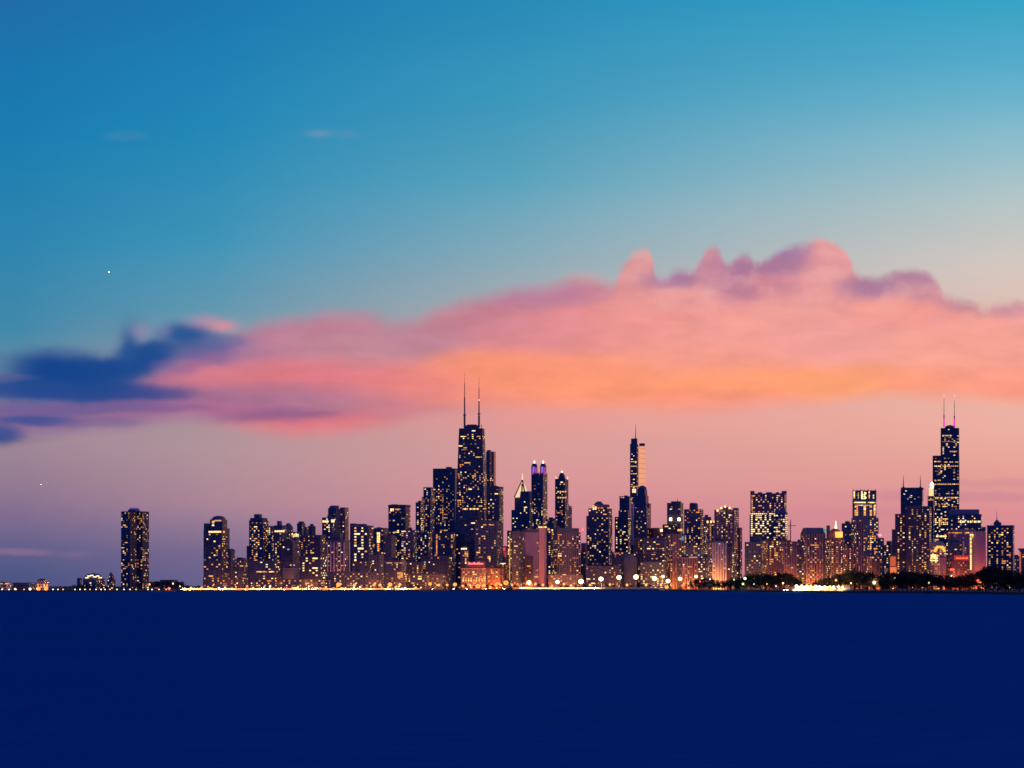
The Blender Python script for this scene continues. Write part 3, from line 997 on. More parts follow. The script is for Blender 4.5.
T = b.tier('wing', 136.4, 149, 511.5, None, d=26, dy=18., p=.28, pal='orange', side_p=.4)
b.tier('roof_house', 128, 140, 509.6, 511.5, d=20, wall='slate', pat='solid')
T = b.tier('roof_lantern', 129.5, 139, 508, 509.6, d=14, wall='slate', pat='solid')
b.glow('violet_light', 130, 138.6, 508.2, 509.4, (.16, .08, .55), T, .5)
b = B('boat_house', 'building', 'low dark block with small red lights behind the low trees right of the lone tower', 153, 184, 581.5, 4750, 'navy', 'grid', .25, 'red', d=24, fh=3.6, cw=4)
b.tier('upper_storey', 160, 178, 579.8, 581.5, d=16, p=.2, pal='dim')

# ------------------------------------------------------------------ left cluster
b = B('apartment_tower', 'tower', 'dark blue tower with rounded top and one bright lit floor, first of the left cluster', 203.5, 227.5, 530, 5000, 'navy', 'curtain', .14, 'warm', d=30, fh=4, cw=4.4)
b.tier('shoulder', 203.8, 212, 523.4, 530, d=24, wall='navy', p=.15)
T = b.tier('upper_tier', 210, 227.2, 519.5, 530, d=24, wall='navy', p=.25)
b.dome('dome', 211.8, 225.6, 515.6, 519.5, 'navy')
b.glow('lit_floor', 208.5, 226.6, 531, 533, 'Y')
b.glow('penthouse_window', 212.2, 214.6, 521, 522.4, 'y', T)
b.light(b.main, .35, 'warm', zlo=zof(570, 5000), zhi=zof(533, 5000), xlo=.35)
b = B('apartment_block', 'building', 'dark block with a rounded shoulder leaning right of the dome topped tower', 224.5, 235, 550.6, 5250, 'slate', 'curtain', .06, 'dim', d=30)
b.dome('rounded_roof', 226, 235, 548.6, 550.6, 'slate')
b.tier('service_shaft', 225.4, 229.6, 528.5, 550.6, d=10, wall='slate', pat='solid')
b = B('apartment_block', 'building', 'low purple dark block between the rounded shoulder and the orange windowed tower', 234, 249, 560, 5350, 'slate', 'grid', .22, 'orange', d=30)
b.slab('parapet', 234, 249.4, 559.2, 560, 'slate')
b = B('apartment_tower', 'tower', 'dark tower with dense orange windows and stepped roof house right of the dome topped tower', 249, 268.5, 520.6, 5600, 'navy', 'grid', .46, 'orange', d=34, fh=3.8, cw=4.2)
b.tier('upper_tier', 250, 267.4, 518, 520.6, d=28, wall='slate', pat='solid')
b.tier('roof_house', 254, 262, 514.2, 518, d=16, wall='slate', pat='solid')
b.tier('annex', 246.6, 250, 546, None, d=20, p=.1, dy=-10)
b = B('apartment_block', 'building', 'narrow block with scattered gold windows against the orange windowed tower', 268, 275, 526, 5850, 'slate', 'grid', .45, 'gold', d=30)
b = B('apartment_tower', 'tower', 'tower with a lit crown band and square roof house left of the pale peaked roof', 273.6, 287.5, 527, 5600, 'slate', 'grid', .4, 'warm', d=34)
b.tier('roof_house', 277, 282, 521, 527, d=14, wall='slate', pat='solid')
b.tier('roof_step', 274, 286, 525.4, 527, d=22, wall='slate', pat='solid')
b.glow('lit_floor', 274.6, 284.6, 530.4, 532.4, 'Y')
b = B('apartment_tower', 'tower', 'dim tower under a shallow peaked roof behind the lit crown band', 284, 293, 527, 5900, 'slate', 'grid', .35, 'orange', d=30)
b.tier('roof', 284, 293, 523.2, 527, d=30, tx0=287, tx1=290, td=8, wall='slate', pat='solid')
b = B('office_tower', 'tower', 'blue grey tower with a pale lit crown grid behind the dark few windowed block', 291, 300, 532, 5500, 'slate', 'grid', .3, 'mixed', d=30)
for i in range(4):
    b.glow('crown_window', 291.6 + i * 1.9, 292.8 + i * 1.9, 533 + (i % 2), 537, 'w' if i % 2 else 'y')
b = B('office_tower', 'tower', 'flat topped blue tower right of the peaked roof, windows dim', 297, 305.5, 524, 5800, 'slate', 'curtain', .2, 'dim', d=32)
b.slab('parapet', 296.8, 305.6, 523.4, 525, 'slate')
b = B('apartment_tower', 'tower', 'plain dark slab tower with an unlit top, left of the gold banded twin', 308, 315.6, 526, 5750, 'navy', 'grid', .05, 'dim', d=30)
b = B('apartment_block', 'building', 'block of many orange windows between the plain dark slab and the white ribbed slab', 301, 326, 535, 5350, 'bronze', 'grid', .5, 'warm', d=34, fh=3.8, cw=4.4)
b.tier('roof_house', 304, 309, 527, 535, d=20, p=.2)
b = B('office_block', 'building', 'dark blue few windowed block standing in front of the pale lit crown grid', 281.5, 299, 542, 5150, 'navy', 'curtain', .07, 'pale', d=36)
b.slab('parapet', 281.2, 299.2, 541, 542, 'slate')
b.tier('roof_house', 285, 293, 538.6, 541, d=16, wall='navy', pat='solid')
b = B('office_block', 'building', 'low dark block with long yellow banded floors at the foot of the orange windowed tower', 248, 281, 560.5, 5000, 'navy', 'band', .30, 'gold', d=36, fh=4, cw=5)
b.glow('lit_floor', 256, 278, 571.4, 572.4, 'y')
b.glow('lit_floor', 262, 269, 580.4, 582.2, 'Y')
b = B('parking_block', 'building', 'plain violet windowless block low in front of the dark few windowed block', 283, 299.4, 569, 4850, 'slate', 'solid', .0, d=30)
b.slab('parapet', 282.8, 299.6, 568.2, 569, 'concrete')
b.tier('stair_tower', 285, 289, 565.4, 568.2, d=10, pat='solid')
b = B('apartment_block', 'building', 'bright windowed block with wide yellow bays right of the plain violet block', 300, 326, 556, 5000, 'bronze', 'grid', .55, 'gold', d=32, fh=4.2, cw=6)
b = B('hotel', 'hotel', 'narrow block with white lit top band standing behind the white ribbed slab', 322, 335.4, 517.6, 5750, 'navy', 'grid', .4, 'gold', d=24)
b.glow('lit_floor', 322.4, 328.6, 520.4, 522.8, 'w')
b.glow('lit_floor', 331, 334.6, 519.6, 522.6, 'Y')
b = B('residential_tower', 'tower', 'tower with pink sunset lit side and slanting dark top above the white ribbed slab', 328, 341, 508.6, 6000, 'slate', 'grid', .14, 'dim', d=26, rot=20)
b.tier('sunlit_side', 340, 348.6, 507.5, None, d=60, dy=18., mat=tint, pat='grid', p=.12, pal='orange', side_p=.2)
b.tier('slanting_roof', 328.2, 339, 505.6, 508.6, d=22, tx0=331, tx1=339, td=16, wall='slate', pat='solid')
b = B('apartment_block', 'building', 'white ribbed slab block with tall vertical fins, dark roof above', 327, 349.5, 542, 5250, 'slate', 'pier', .26, 'orange', d=30, fh=4, cw=5)
b.pier(5, col='white', wfrac=.34)
b.slab('roof', 326.4, 350, 540, 542, 'slate')
b.tier('roof_house', 331, 343, 533.4, 540, d=18, wall='navy', pat='solid')
b = B('apartment_tower', 'tower', 'thin unlit tower top just left of the dense yellow grid block', 350, 357, 523.5, 5800, 'slate', 'grid', .1, 'dim', d=26)
b = B('office_tower', 'tower', 'block covered by a dense grid of bright yellow windows below a flat parapet', 352, 373.4, 527, 5550, 'slate', 'grid', .88, 'gold', d=32, fh=5.6, cw=7.)
b.slab('parapet', 352, 373.6, 525.6, 527, 'concrete')
b.tier('roof_house', 356, 367, 524, 525.6, d=14, pat='solid')
b = B('office_tower', 'tower', 'flat block with one bright white vertical light strip, right of the yellow grid block', 372.6, 388.4, 529.4, 5700, 'slate', 'curtain', .12, 'pale', d=30)
b.slab('parapet', 372.4, 388.6, 528, 529.4, 'concrete')
b.glow('light_strip', 376.8, 380, 532.4, 543, 'Y', strength=1)
b.glow('light_strip', 377.2, 379.4, 543.6, 553.5, 'y')
b = B('residential_tower', 'tower', 'square dark tower with a lit top storey rising alone right of the white light strip', 388.4, 410.4, 506.4, 6000, 'navy', 'curtain', .2, 'warm', d=36, fh=4.2)
b.slab('parapet', 388, 410.8, 505, 506.4, 'slate')
b.glow('lit_floor', 390, 394.6, 508.6, 511.6, 'Y')
b.glow('lit_floor', 395, 400.4, 508.8, 510.2, 'y')
b.glow('lit_floor', 393.6, 408, 531.6, 533, 'y')
b.pier(3, col='slate', wfrac=.1)
b = B('apartment_block', 'building', 'plain dark block in front of the square tower with the lit top storey', 383.6, 396, 535.6, 5400, 'navy', 'grid', .1, 'dim', d=30)
b = B('office_block', 'building', 'block with white lit upper floors at the right foot of the square dark tower', 401, 417, 530, 5550, 'slate', 'band', .5, 'pale', d=32)
b = B('hotel', 'hotel', 'low wide block with a row of lamps along its cornice below the square dark tower', 384.6, 406, 560, 5050, 'slate', 'grid', .2, 'warm', d=30)
b.glow('cornice_light', 386.4, 403.4, 562.4, 563.6, 'p')
b.glow('lit_entrance', 397, 402.6, 572, 578, 'o')
b = B('apartment_block', 'building', 'low dim block with a few windows below the yellow grid block', 352, 372, 561, 5050, 'navy', 'grid', .2, 'warm', d=28)
b = B('apartment_block', 'building', 'dark mid height block with one white window pair below the white light strip', 369, 384, 554, 5250, 'navy', 'grid', .12, 'white', d=28)
b = B('town_house_row', 'building', 'lowest long purple block facing the amber lamps below the yellow grid block', 327, 384, 571.5, 4780, 'slate', 'grid', .28, 'orange', d=26, fh=3.8, cw=4.6)
b = B('town_house_row', 'building', 'low long shopfront row glowing along the esplanade under the first left towers', 203, 246, 577.5, 4650, 'bronze', 'grid', .55, 'orange', d=20, fh=3.8, cw=4.6)
b = B('town_house_row', 'building', 'low long shopfront row glowing along the esplanade under the banded block', 250, 325, 579, 4650, 'bronze', 'grid', .62, 'orange', d=20, fh=3.8, cw=4.6)

# ------------------------------------------------------------------ around the great tapering tower
b = B('office_tower', 'tower', 'slim gold windowed tower, lowest step of the group left of the tapering tower', 415.6, 424.4, 502.4, 6200, 'slate', 'band', .5, 'gold', d=30)
b = B('office_tower', 'tower', 'stepped dark block with gold windows between the slim tower and the ribbed slab', 421.6, 434.5, 497, 6350, 'navy', 'grid', .4, 'warm', d=34)
b.tier('upper_tier', 423.4, 434.4, 487.4, 497, d=28, wall='navy', p=.4, pal='mixed')
b = B('hotel_tower', 'tower', 'broad blue ribbed slab tower left of the tapering tower with an unlit top', 433, 459.4, 470, 6500, 'slate', 'pier', .07, 'warm', d=38, fh=4, cw=4.6)
b.light(b.main, .26, 'warm', zhi=zof(488, 6500))
b.pier(10, col='slate', wfrac=.3)
b.slab('parapet', 432.8, 459.6, 468.8, 470, 'slate')
b.tier('roof_house', 446, 452, 467, 468.8, d=16, wall='slate', pat='solid')

Yh = 6125
b = B('skyscraper', 'skyscraper', 'great black tapering skyscraper with two tall antennas, tallest of the middle skyline', 453.6, 491.4, 428.4, Yh, 'bronze', 'grid', .0, 'warm', d=48, rot=8, part='base_wall', fh=4, cw=5)
bpy.data.objects.remove(b.main['o'], do_unlink=True)
T = b.main = b.tier('wall', 452.6, 491.6, 428.6, None, d=80, tx0=459, tx1=484.4, td=30, wall='bronze', pat='grid', p=.2, pal='warm')
b.light(T, .5, 'gold', zlo=zof(439.4, Yh), zhi=zof(434.4, Yh))
b.light(T, .3, 'warm', zlo=zof(508, Yh), zhi=zof(470, Yh))
T2 = b.tier('roof_house', 464, 479, 425.4, 428.6, d=16, wall='bronze', pat='solid')
b.tier('roof_rail', 467, 476.6, 424.6, 425.4, d=10, wall='slate', pat='solid')
ANT = []
for px, tip in ((464.6, 372.5), (479, 378)):
    ANT += [b.mast('antenna', px, tip, 427.6, segs=[(0, 2.1), (.24, 2.1), (.25, 1.5), (.55, 1.3), (.56, .8), (.8, .7), (.81, .35), (1, .2)], color=(.12, .08, .09))]
b.mast('antenna', 481.4, 424.6, 427.4, segs=[(0, .8), (1, .8)])
for k, (px, r) in enumerate(((464.6, 415), (479, 414))):
    b.mast('antenna_platform', px, r - .5, r + .4, segs=[(0, 3.4), (1, 3.4)], parent=ANT[k])
b.mast('warning_light', 479, 399.6, 400.8, segs=[(0, 1.5), (1, 1.5)], glowcol=((1, .35, .25), 2.), parent=ANT[1])
b.mast('warning_light', 464.6, 399.8, 400.6, segs=[(0, 1.2), (1, 1.2)], glowcol=((1, .35, .25), 1.), parent=ANT[0])
a0, a1, z0, z1 = T['a'], T['a1'], T['z0'], T['z1']
for k in range(5):                                                     # the cross braces of its front
    zz = [z0 + (z1 - z0) * t for t in (k / 5, (k + 1) / 5)]
    for sgn in (-1, 1):
        q = []
        for t, z, sg in ((k / 5, zz[0], -sgn), ((k + 1) / 5, zz[1], sgn)):
            aa, bb = a0 + (a1 - a0) * t, T['b'] + (T['b1'] - T['b']) * t
            ox = T['ox'] + (T['ox1'] - T['ox']) * t
            q.append((ox + sg * (aa - 1), T['oy'] - bb, z))
        vs = [(x + dx_, y + dy_, z) for x, y, z in q for dx_, dy_ in ((-.8, -.9), (.8, -.9), (.8, .2), (-.8, .2))]
        link('brace', mesh('brace', vs, BOX_F, principled('black steel', (.03, .025, .025), .5)), b.root)
b = B('office_tower', 'tower', 'granite tower with a pink sunset lit right edge behind the black tapering skyscraper', 486, 492.6, 451.4, 6900, 'granite', 'grid', .05, 'warm', d=34, rot=28)
b.light(b.main, .4, 'gold', zlo=zof(488, 6900), zhi=zof(476, 6900))
b.tier('roof_house', 487, 491, 450, 451.4, d=10, pat='solid')
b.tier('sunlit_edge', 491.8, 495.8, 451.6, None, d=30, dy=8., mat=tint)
b = B('apartment_tower', 'tower', 'flat black tower close against the right foot of the tapering skyscraper', 486.4, 503.4, 488, 5800, 'bronze', 'grid', .28, 'warm', d=34)
b.slab('parapet', 486.2, 503.6, 486.8, 488, 'bronze')
b = B('office_tower', 'tower', 'dark blue block with a gold lit sky lobby floor in front of the tapering skyscraper', 455.6, 483, 508, 5750, 'navy', 'curtain', .08, 'warm', d=34)
b.glow('lit_floor', 462.4, 478.6, 508.4, 510, 'y')
b.glow('lit_floor', 483, 486.4, 508.4, 509.6, 'y')
b = B('hotel_tower', 'tower', 'violet gridded block with lit window pairs in front of the flat black tower', 475, 501, 522, 5480, 'slate', 'grid', .2, 'warm', d=32, fh=4.4, cw=5.)
b.glow('lit_floor', 481, 494, 524.6, 525.6, 'o')
b.glow('lit_window', 487.4, 490.4, 556, 559, 'y')
b.glow('lit_window', 489, 490.6, 559, 562, 'p')
b.slab('parapet', 474.8, 501.2, 521, 522, 'slate')
b = B('apartment_block', 'building', 'dark block with two orange lit vertical stair shafts left of the tapering skyscraper', 432, 456, 534, 5700, 'navy', 'grid', .16, 'warm', d=32)
b.glow('lit_stair_shaft', 436, 437.4, 534.6, 556, 'o')
b.glow('lit_stair_shaft', 451, 452.6, 534.6, 548, 'o')
b.slab('parapet', 431.8, 456.2, 532.6, 534, 'slate')
b = B('apartment_block', 'building', 'block with wide gold windows below the slim lit tower', 410.6, 432.4, 533, 5850, 'slate', 'grid', .35, 'warm', d=32)
b.tier('roof_house', 412.6, 418, 530, 533, d=14, pat='solid')
b = B('apartment_block', 'building', 'dim low block full of tiny white windows below the orange stair shafts', 421, 452, 557, 5480, 'navy', 'grid', .24, 'mixed', d=30)
b.slab('parapet', 420.8, 452.2, 556, 557, 'slate')
b = B('apartment_block', 'building', 'small dim block below the wide gold windows beside the esplanade end', 404, 424, 562, 5350, 'bronze', 'grid', .3, 'orange', d=28)
b = B('apartment_block', 'building', 'lowest wide block with warm shopfronts left of the old hotel', 408, 446, 574, 5240, 'slate', 'grid', .4, 'orange', d=26)
b = B('observation_lantern', 'tower', 'slim tower with white lit cap over an orange shaft, left of the red roof sign', 460.4, 469, 548.6, 5420, 'slate', 'grid', .1, 'warm', d=14)
b.glow('lit_cap', 460.8, 467, 547.8, 549.8, 'w')
b.glow('lit_shaft', 464.4, 468.2, 551, 557, 'o')
b.glow('lit_shaft', 465, 466.4, 558, 564, 'y')
b = B('hotel', 'hotel', 'old stone hotel with orange lit arches and a pink red neon roof sign', 461.6, 486.6, 569.4, 5240, 'granite', 'grid', .45, 'orange', d=30, fh=4, cw=4.6)
b.slab('cornice', 461, 487, 568.2, 569.4, 'limestone')
b.tier('tower_block', 466.6, 485, 561.6, 568.2, d=20, wall='granite', pat='grid', p=.25, pal='orange')
sg = b.slab('roof_sign', 468.4, 482.8, 562, 564.8, 'brick', d=3, dy=-11.)['o']
b.glow('sign_glow_tube', 468.6, 482.6, 564.5, 564.8, (1., .06, .14), None, .8, proud=7., parent=sg)
k = 0
for x, w_, h0 in ((469, .5, 562.2), (470.2, 1.0, 563), (471.8, .9, 563), (474.2, .5, 562.2), (475.2, 1., 563), (476.8, .9, 563), (478.4, .6, 562.2), (479.6, 1., 563), (481.2, .9, 563)):
    b.glow('neon_letter', x, x + w_, h0, 564.5, (1., .20, .26), None, 1.25, proud=7., parent=sg)
for i in range(9):
    b.glow('arch_window', 462.6 + i * 2.7, 463.8 + i * 2.7, 577.4, 581.6, 'y' if i % 3 else 'Y')
b.pier(8, col='limestone', wfrac=.2, top=576, bot=583)
b = B('theatre', 'building', 'low wide brick front washed orange by lamps, right of the old hotel', 487.4, 504, 569, 5260, 'brick', 'grid', .3, 'orange', d=28, fh=4, cw=5)
b.glow('lit_sign', 491, 494, 571, 574, 'o')
b.slab('cornice', 487, 504.4, 568.4, 569.2, 'brick')
b = B('apartment_block', 'building', 'block with white lit window strip above the orange washed wall', 500, 509, 562, 5420, 'brick', 'grid', .4, 'warm', d=24)
b.glow('lit_floor', 500.4, 505.8, 563, 564, 'w')
b = B('club_house', 'building', 'thin block carrying a red neon panel right of the violet gridded block', 502.4, 507, 546, 5600, 'brick', 'grid', .15, 'red', d=18)
b.glow('neon_panel', 503, 505.4, 547.4, 551, (1., .05, .12), None, .9)
b.glow('neon_panel', 503.6, 506.4, 551.6, 556, (1., .08, .25), None, .35)
b = B('hotel_tower', 'tower', 'narrow tower with a gold lit edge strip left of the blank violet front', 507, 513, 536, 5520, 'slate', 'grid', .35, 'gold', d=24)
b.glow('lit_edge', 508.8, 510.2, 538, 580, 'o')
b.tier('roof_house', 507, 511.4, 530.6, 536, d=16, p=.5, pal='gold')

# ------------------------------------------------------------------ middle: pyramid, four lantern tower, cone top
b = B('office_tower', 'tower', 'tower with a cream glowing pyramid and needle left of the magenta crowned twin', 511.4, 525.4, 510, 6700, 'slate', 'grid', .24, 'gold', d=34)
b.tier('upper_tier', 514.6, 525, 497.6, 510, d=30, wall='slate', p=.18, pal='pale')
pyr = b.tier('pyramid', 514.4, 530, 480.6, 497.6, d=44, tx0=521.6, tx1=523.2, td=4, wall='limestone', pat='solid', mat=emissive('lit pyramid glass', (1., .66, .36), 1.0))  # floodlight on the roof is put in as an emissive cream surface
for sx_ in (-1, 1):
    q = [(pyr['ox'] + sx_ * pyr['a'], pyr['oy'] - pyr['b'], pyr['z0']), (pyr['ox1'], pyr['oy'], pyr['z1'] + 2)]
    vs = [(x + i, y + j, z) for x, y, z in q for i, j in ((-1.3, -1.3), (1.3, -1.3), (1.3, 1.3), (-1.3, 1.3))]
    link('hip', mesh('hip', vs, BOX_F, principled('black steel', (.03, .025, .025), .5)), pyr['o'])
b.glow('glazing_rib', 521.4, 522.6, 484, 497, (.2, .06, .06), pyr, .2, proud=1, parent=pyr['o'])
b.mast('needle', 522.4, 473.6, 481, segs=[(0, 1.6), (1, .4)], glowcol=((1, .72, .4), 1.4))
b = B('office_tower', 'tower', 'dark slab with one slanted shoulder cutting in front of the lit pyramid', 521.6, 532.6, 500, 6350, 'navy', 'grid', .2, 'gold', d=28)
b.tier('slanting_roof', 519.4, 532, 491.4, 500, d=26, tx0=520.6, tx1=532, td=26, wall='navy', pat='solid')
b = B('office_tower', 'tower', 'tower with four lantern turrets glowing magenta and violet under white tips', 531.4, 547.4, 473, 6700, 'slate', 'pier', .16, 'warm', d=38, fh=4, cw=4.4, rot=16)
b.pier(5, col='slate', wfrac=.25)
b.light(b.main, .55, 'gold', zlo=zof(517, 6700), zhi=zof(509, 6700))
b.light(b.main, .6, 'gold', zlo=zof(526, 6700), zhi=zof(522, 6700))
for px in (534.4, 543.2):
    t = b.tier('turret', px - 3.1, px + 3.1, 466.5, 473, d=14, wall='slate', pat='grid')
    dm = b.dome('turret_dome', px - 3, px + 3, 463, 466.5, 'slate')
    b.mast('lit_tip', px, 460.8, 463.4, segs=[(0, 1.8), (1, .9)], glowcol=((1., .85, .6), 4.), parent=dm)
    b.glow('violet_window', px - 1.9, px + .1, 466.8, 472.6, (.36, .16, 1.), t, .8, parent=t['o'])
    b.glow('magenta_window', px + .6, px + 2.2, 467.6, 472.6, (.55, .10, .75), t, .6, parent=t['o'])
for i in range(5):
    b.glow('magenta_window', 532.2 + i * 2.9, 534.2 + i * 2.9, 472.8 - (i % 2) * .5, 474.6 - (i % 2), (.85, .10, .45), None, .55)
b = B('office_tower', 'tower', 'dark tower with a black cone roof and white corner pinnacles right of the magenta crowns', 555, 568.4, 479, 6500, 'bronze', 'grid', .14, 'warm', d=34)
for y0 in (491.4, 497.4):
    for i in range(4):
        b.glow('lit_window', 557.4 + i * 2.4, 559 + i * 2.4, y0, y0 + 1.1, 'y')
for i in range(3):
    b.glow('lit_window', 556.8 + i * 2, 558 + i * 2, 512.4, 513.6, 'r')
b.tier('drum', 558.4, 565.4, 477, 479, d=18, wall='bronze', pat='solid')
b.dome('cone_roof', 558.6, 565.2, 472, 477.2, 'bronze', power=1.5)
b.mast('lit_tip', 562, 471, 472.4, segs=[(0, 2.4), (1, 1.6)], glowcol=((1., .85, .6), 2.5))
for px in (556, 567.6):
    b.mast('pinnacle', px, 476.4, 479.4, segs=[(0, 1.2), (1, .5)], glowcol=((1., .75, .5), 1.4))
b.glow('crown_window', 560.6, 562.8, 482, 483, 'w')
b = B('apartment_tower', 'tower', 'reddish stepped block tucked behind the cone roofed tower', 564, 572, 506, 6750, 'granite', 'grid', .1, 'warm', d=30, rot=24)
b = B('office_block', 'building', 'unlit dark infill block between the magenta crowned and cone roofed towers', 546, 556.6, 519.4, 6200, 'navy', 'grid', .06, 'dim', d=28)
b = B('office_block', 'building', 'dark front with scattered small windows right of the gold edge strip', 511.8, 523, 531.4, 5300, 'bronze', 'grid', .24, 'warm', d=30)
b = B('apartment_block', 'building', 'blank violet front with a dark blue roof strip in the middle of the waterfront', 522.4, 538.6, 532.4, 5420, 'blush', 'solid', .0, d=26)
b.slab('roof', 522, 539, 529.2, 532.4, 'navy')
b.light(dict(b.main, pat='grid'), .14, 'warm', xlo=.25)
b.tier('lower_wing', 523, 533, 556, None, d=16, dy=-20, wall='brick', pat='grid', p=.16, pal='orange')
b = B('apartment_block', 'building', 'tall blank pinkish slab end under a white lit cap', 539, 546.4, 528, 5300, 'blush', 'solid', .0, d=20, rot=12)
b.slab('lit_cap_base', 538.4, 547.4, 526.8, 528, 'limestone')
b.glow('lit_cap', 538.4, 546.6, 526.6, 527.8, 'Y', proud=2)
b = B('apartment_block', 'building', 'dark strip block with gold bays right of the blank pinkish slab end', 546.8, 554, 529, 5620, 'bronze', 'grid', .3, 'gold', d=26)
b.glow('lit_window', 547.6, 549.4, 528.4, 530.4, 'o')
b = B('apartment_block', 'building', 'wide apartment block with pale vertical ribs and a red roof beacon', 553.6, 580.6, 532.4, 5480, 'granite', 'pier', .4, 'orange', d=30, fh=4, cw=4.6)
b.pier(11, col='limestone', wfrac=.26)
b.slab('roof', 553, 579, 528.2, 532.4, 'slate')
b.mast('red_beacon', 580.6, 528.2, 531, segs=[(0, 2.2), (1, 2.2)], glowcol=((1., .04, .10), 2.2))
b.mast('red_beacon', 582.6, 528.8, 530.4, segs=[(0, 1.6), (1, 1.6)], glowcol=((1., .30, .20), 1.6))
b = B('apartment_block', 'building', 'narrow black block between the ribbed block with red beacon and the pyramid roofed tower', 579, 588, 551, 5700, 'bronze', 'grid', .12, 'dim', d=24)
b.tier('upper_tier', 581, 587, 543, 551, d=16, wall='granite', p=.3, pal='orange')

# ------------------------------------------------------------------ pale mirrored tower group
b = B('apartment_tower', 'tower', 'tower with a stepped pyramid roof and one big cream lit corner, ribbed dark front', 586.4, 612.4, 516, 5850, 'slate', 'pier', .26, 'warm', d=36, fh=4, cw=4.8, side_p=.6)
b.pier(9, col='slate', wfrac=.22)
T = b.tier('upper_tier', 588.4, 612, 508.4, 516, d=32, wall='granite', pat='grid', p=.4, pal='gold')
b.tier('attic', 593, 609.6, 504.6, 508.4, d=24, wall='granite', pat='solid')
b.tier('pyramid_roof', 593.6, 604, 501.4, 504.6, d=20, tx0=597, tx1=601, td=6, wall='slate', pat='solid')
b.glow('lit_loggia', 592.4, 596.6, 505, 510, 'Y', T)
b.glow('lit_cornice', 597.4, 611, 507.6, 508.8, 'o', T)
b = B('skyscraper', 'skyscraper', 'tallest centre tower, dark blue with a bright salmon mirrored right face and spire', 630, 638, 444, 6850, 'navy', 'band', .22, 'gold', d=24, rot=8, fh=4)
b.tier('roof_house', 631, 637.4, 438.6, 444, d=16, wall='navy', pat='solid')
b.mast('spire', 635.6, 424, 438.6, segs=[(0, 1.3), (.3, .9), (1, .25)], color=(.5, .28, .25))
for y in (461.4, 466, 473.5, 486.2):
    b.glow('lit_floor', 630.6, 637, y, y + .9, 'y')
b.glow('lit_window', 632, 636, 489, 493, 'Y')
dyR = 30.
q = b.rot
YR = 6880.
cxR = xof(642.2, YR)
wR = 8.4 * YR / F
ph = rad(66)     # this glass face turns toward the sunset
nx, ny = math.sin(ph), -math.cos(ph)
tx_, ty_ = math.cos(ph), math.sin(ph)
half = wR / 2 / math.cos(ph)
world = [(cxR - tx_ * half, YR - ty_ * half), (cxR + tx_ * half, YR + ty_ * half), (cxR + tx_ * half - nx * 16, YR + ty_ * half - ny * 16), (cxR - tx_ * half - nx * 12, YR - ty_ * half - ny * 12)]
lo = [b.local(*w_) for w_ in world]
zt, zb = zof(446, YR), 2.
vs = [(x, y, zb) for x, y in lo] + [(x, y, zt) for x, y in lo]
link('mirrored_face', mesh('mirrored face', vs, BOX_F, glass_mirror()), b.root)
b.tier('roof_cap', 639.2, 645, 443.4, 446, d=12, dy=30., wall='slate', pat='solid')
b = B('residential_tower', 'tower', 'dark tower with a rounded barrel top covering the foot of the salmon mirrored face', 636.8, 648.6, 496, 6350, 'navy', 'pier', .14, 'warm', d=30)
b.tier('upper_tier', 637.2, 647.6, 489, 496, d=26, wall='navy', pat='pier', tx0=637.8, tx1=646.8, td=24)
b.dome('barrel_roof', 638, 646.6, 485.4, 489, 'navy')
b.tier('step', 646, 651, 503.4, None, d=20, dy=15., wall='navy', p=.1)
b = B('residential_tower', 'tower', 'square blue dark tower left of the barrel topped one, below the salmon mirrored face', 619.4, 632, 497.4, 6550, 'navy', 'curtain', .12, 'pale', d=30)
b.slab('parapet', 619.2, 632.2, 496.4, 497.4, 'slate')
b.glow('lit_window', 620.4, 624.4, 497, 498.2, 'p')
b = B('apartment_block', 'building', 'dark stepped block with gold windows right of the pyramid roofed tower', 614.6, 631, 517, 6050, 'bronze', 'grid', .38, 'gold', d=30)
b.tier('upper_tier', 618.4, 630, 510.4, 517, d=22, wall='bronze', p=.4, pal='gold')
b = B('office_tower', 'tower', 'violet tower with one tall pale corner strip below the barrel topped tower', 630.6, 650, 519, 5950, 'slate', 'pier', .24, 'orange', d=34)
b.tier('upper_tier', 634, 649, 508, 519, d=28, wall='slate', pat='pier', p=.2, pal='warm')
b.slab('pale_shaft', 631, 634, 503.6, 545, 'white', d=8, dy=-16.)
b = B('apartment_block', 'building', 'dark flat block with a red lit cornice at the foot of the dark stepped block', 612.4, 628, 552, 5620, 'navy', 'grid', .26, 'warm', d=28)
b.glow('lit_cornice', 613.6, 625, 552.6, 554, 'r')
b = B('museum', 'building', 'faceted dark violet drum building above the middle beach masts', 624, 637, 559, 5420, 'slate', 'solid', .0, d=24, rot=40)
b.tier('roof', 624, 637, 554, 559, d=24, tx0=627, tx1=634, td=10, wall='slate', pat='solid')
b = B('apartment_block', 'building', 'black flat topped block before the violet tower with the pale corner strip', 633.6, 645.6, 538, 5650, 'bronze', 'grid', .2, 'warm', d=26)
b = B('office_block', 'building', 'long flat topped block with lit floor bands right of the black flat block', 645, 667.6, 540, 5600, 'slate', 'band', .24, 'warm', d=30)
b.slab('roof', 644.6, 668, 538, 540, 'slate')
b.glow('lit_floor', 647, 654, 548, 549.4, 'w')
b.glow('lit_floor', 659, 664, 548, 549.4, 'p')
b = B('hotel_tower', 'tower', 'pinkish block with an orange roof lamp behind the long flat topped block', 650, 667, 528, 5950, 'granite', 'grid', .2, 'orange', d=30)
b.mast('roof_lamp', 661.4, 529, 531.6, segs=[(0, 2.6), (1, 2.6)], glowcol=((1., .5, .25), 3.), dy=-16)
b = B('apartment_block', 'building', 'low block with gold windows behind the brightest beach masts', 640, 668, 562, 5350, 'bronze', 'grid', .34, 'gold', d=26)
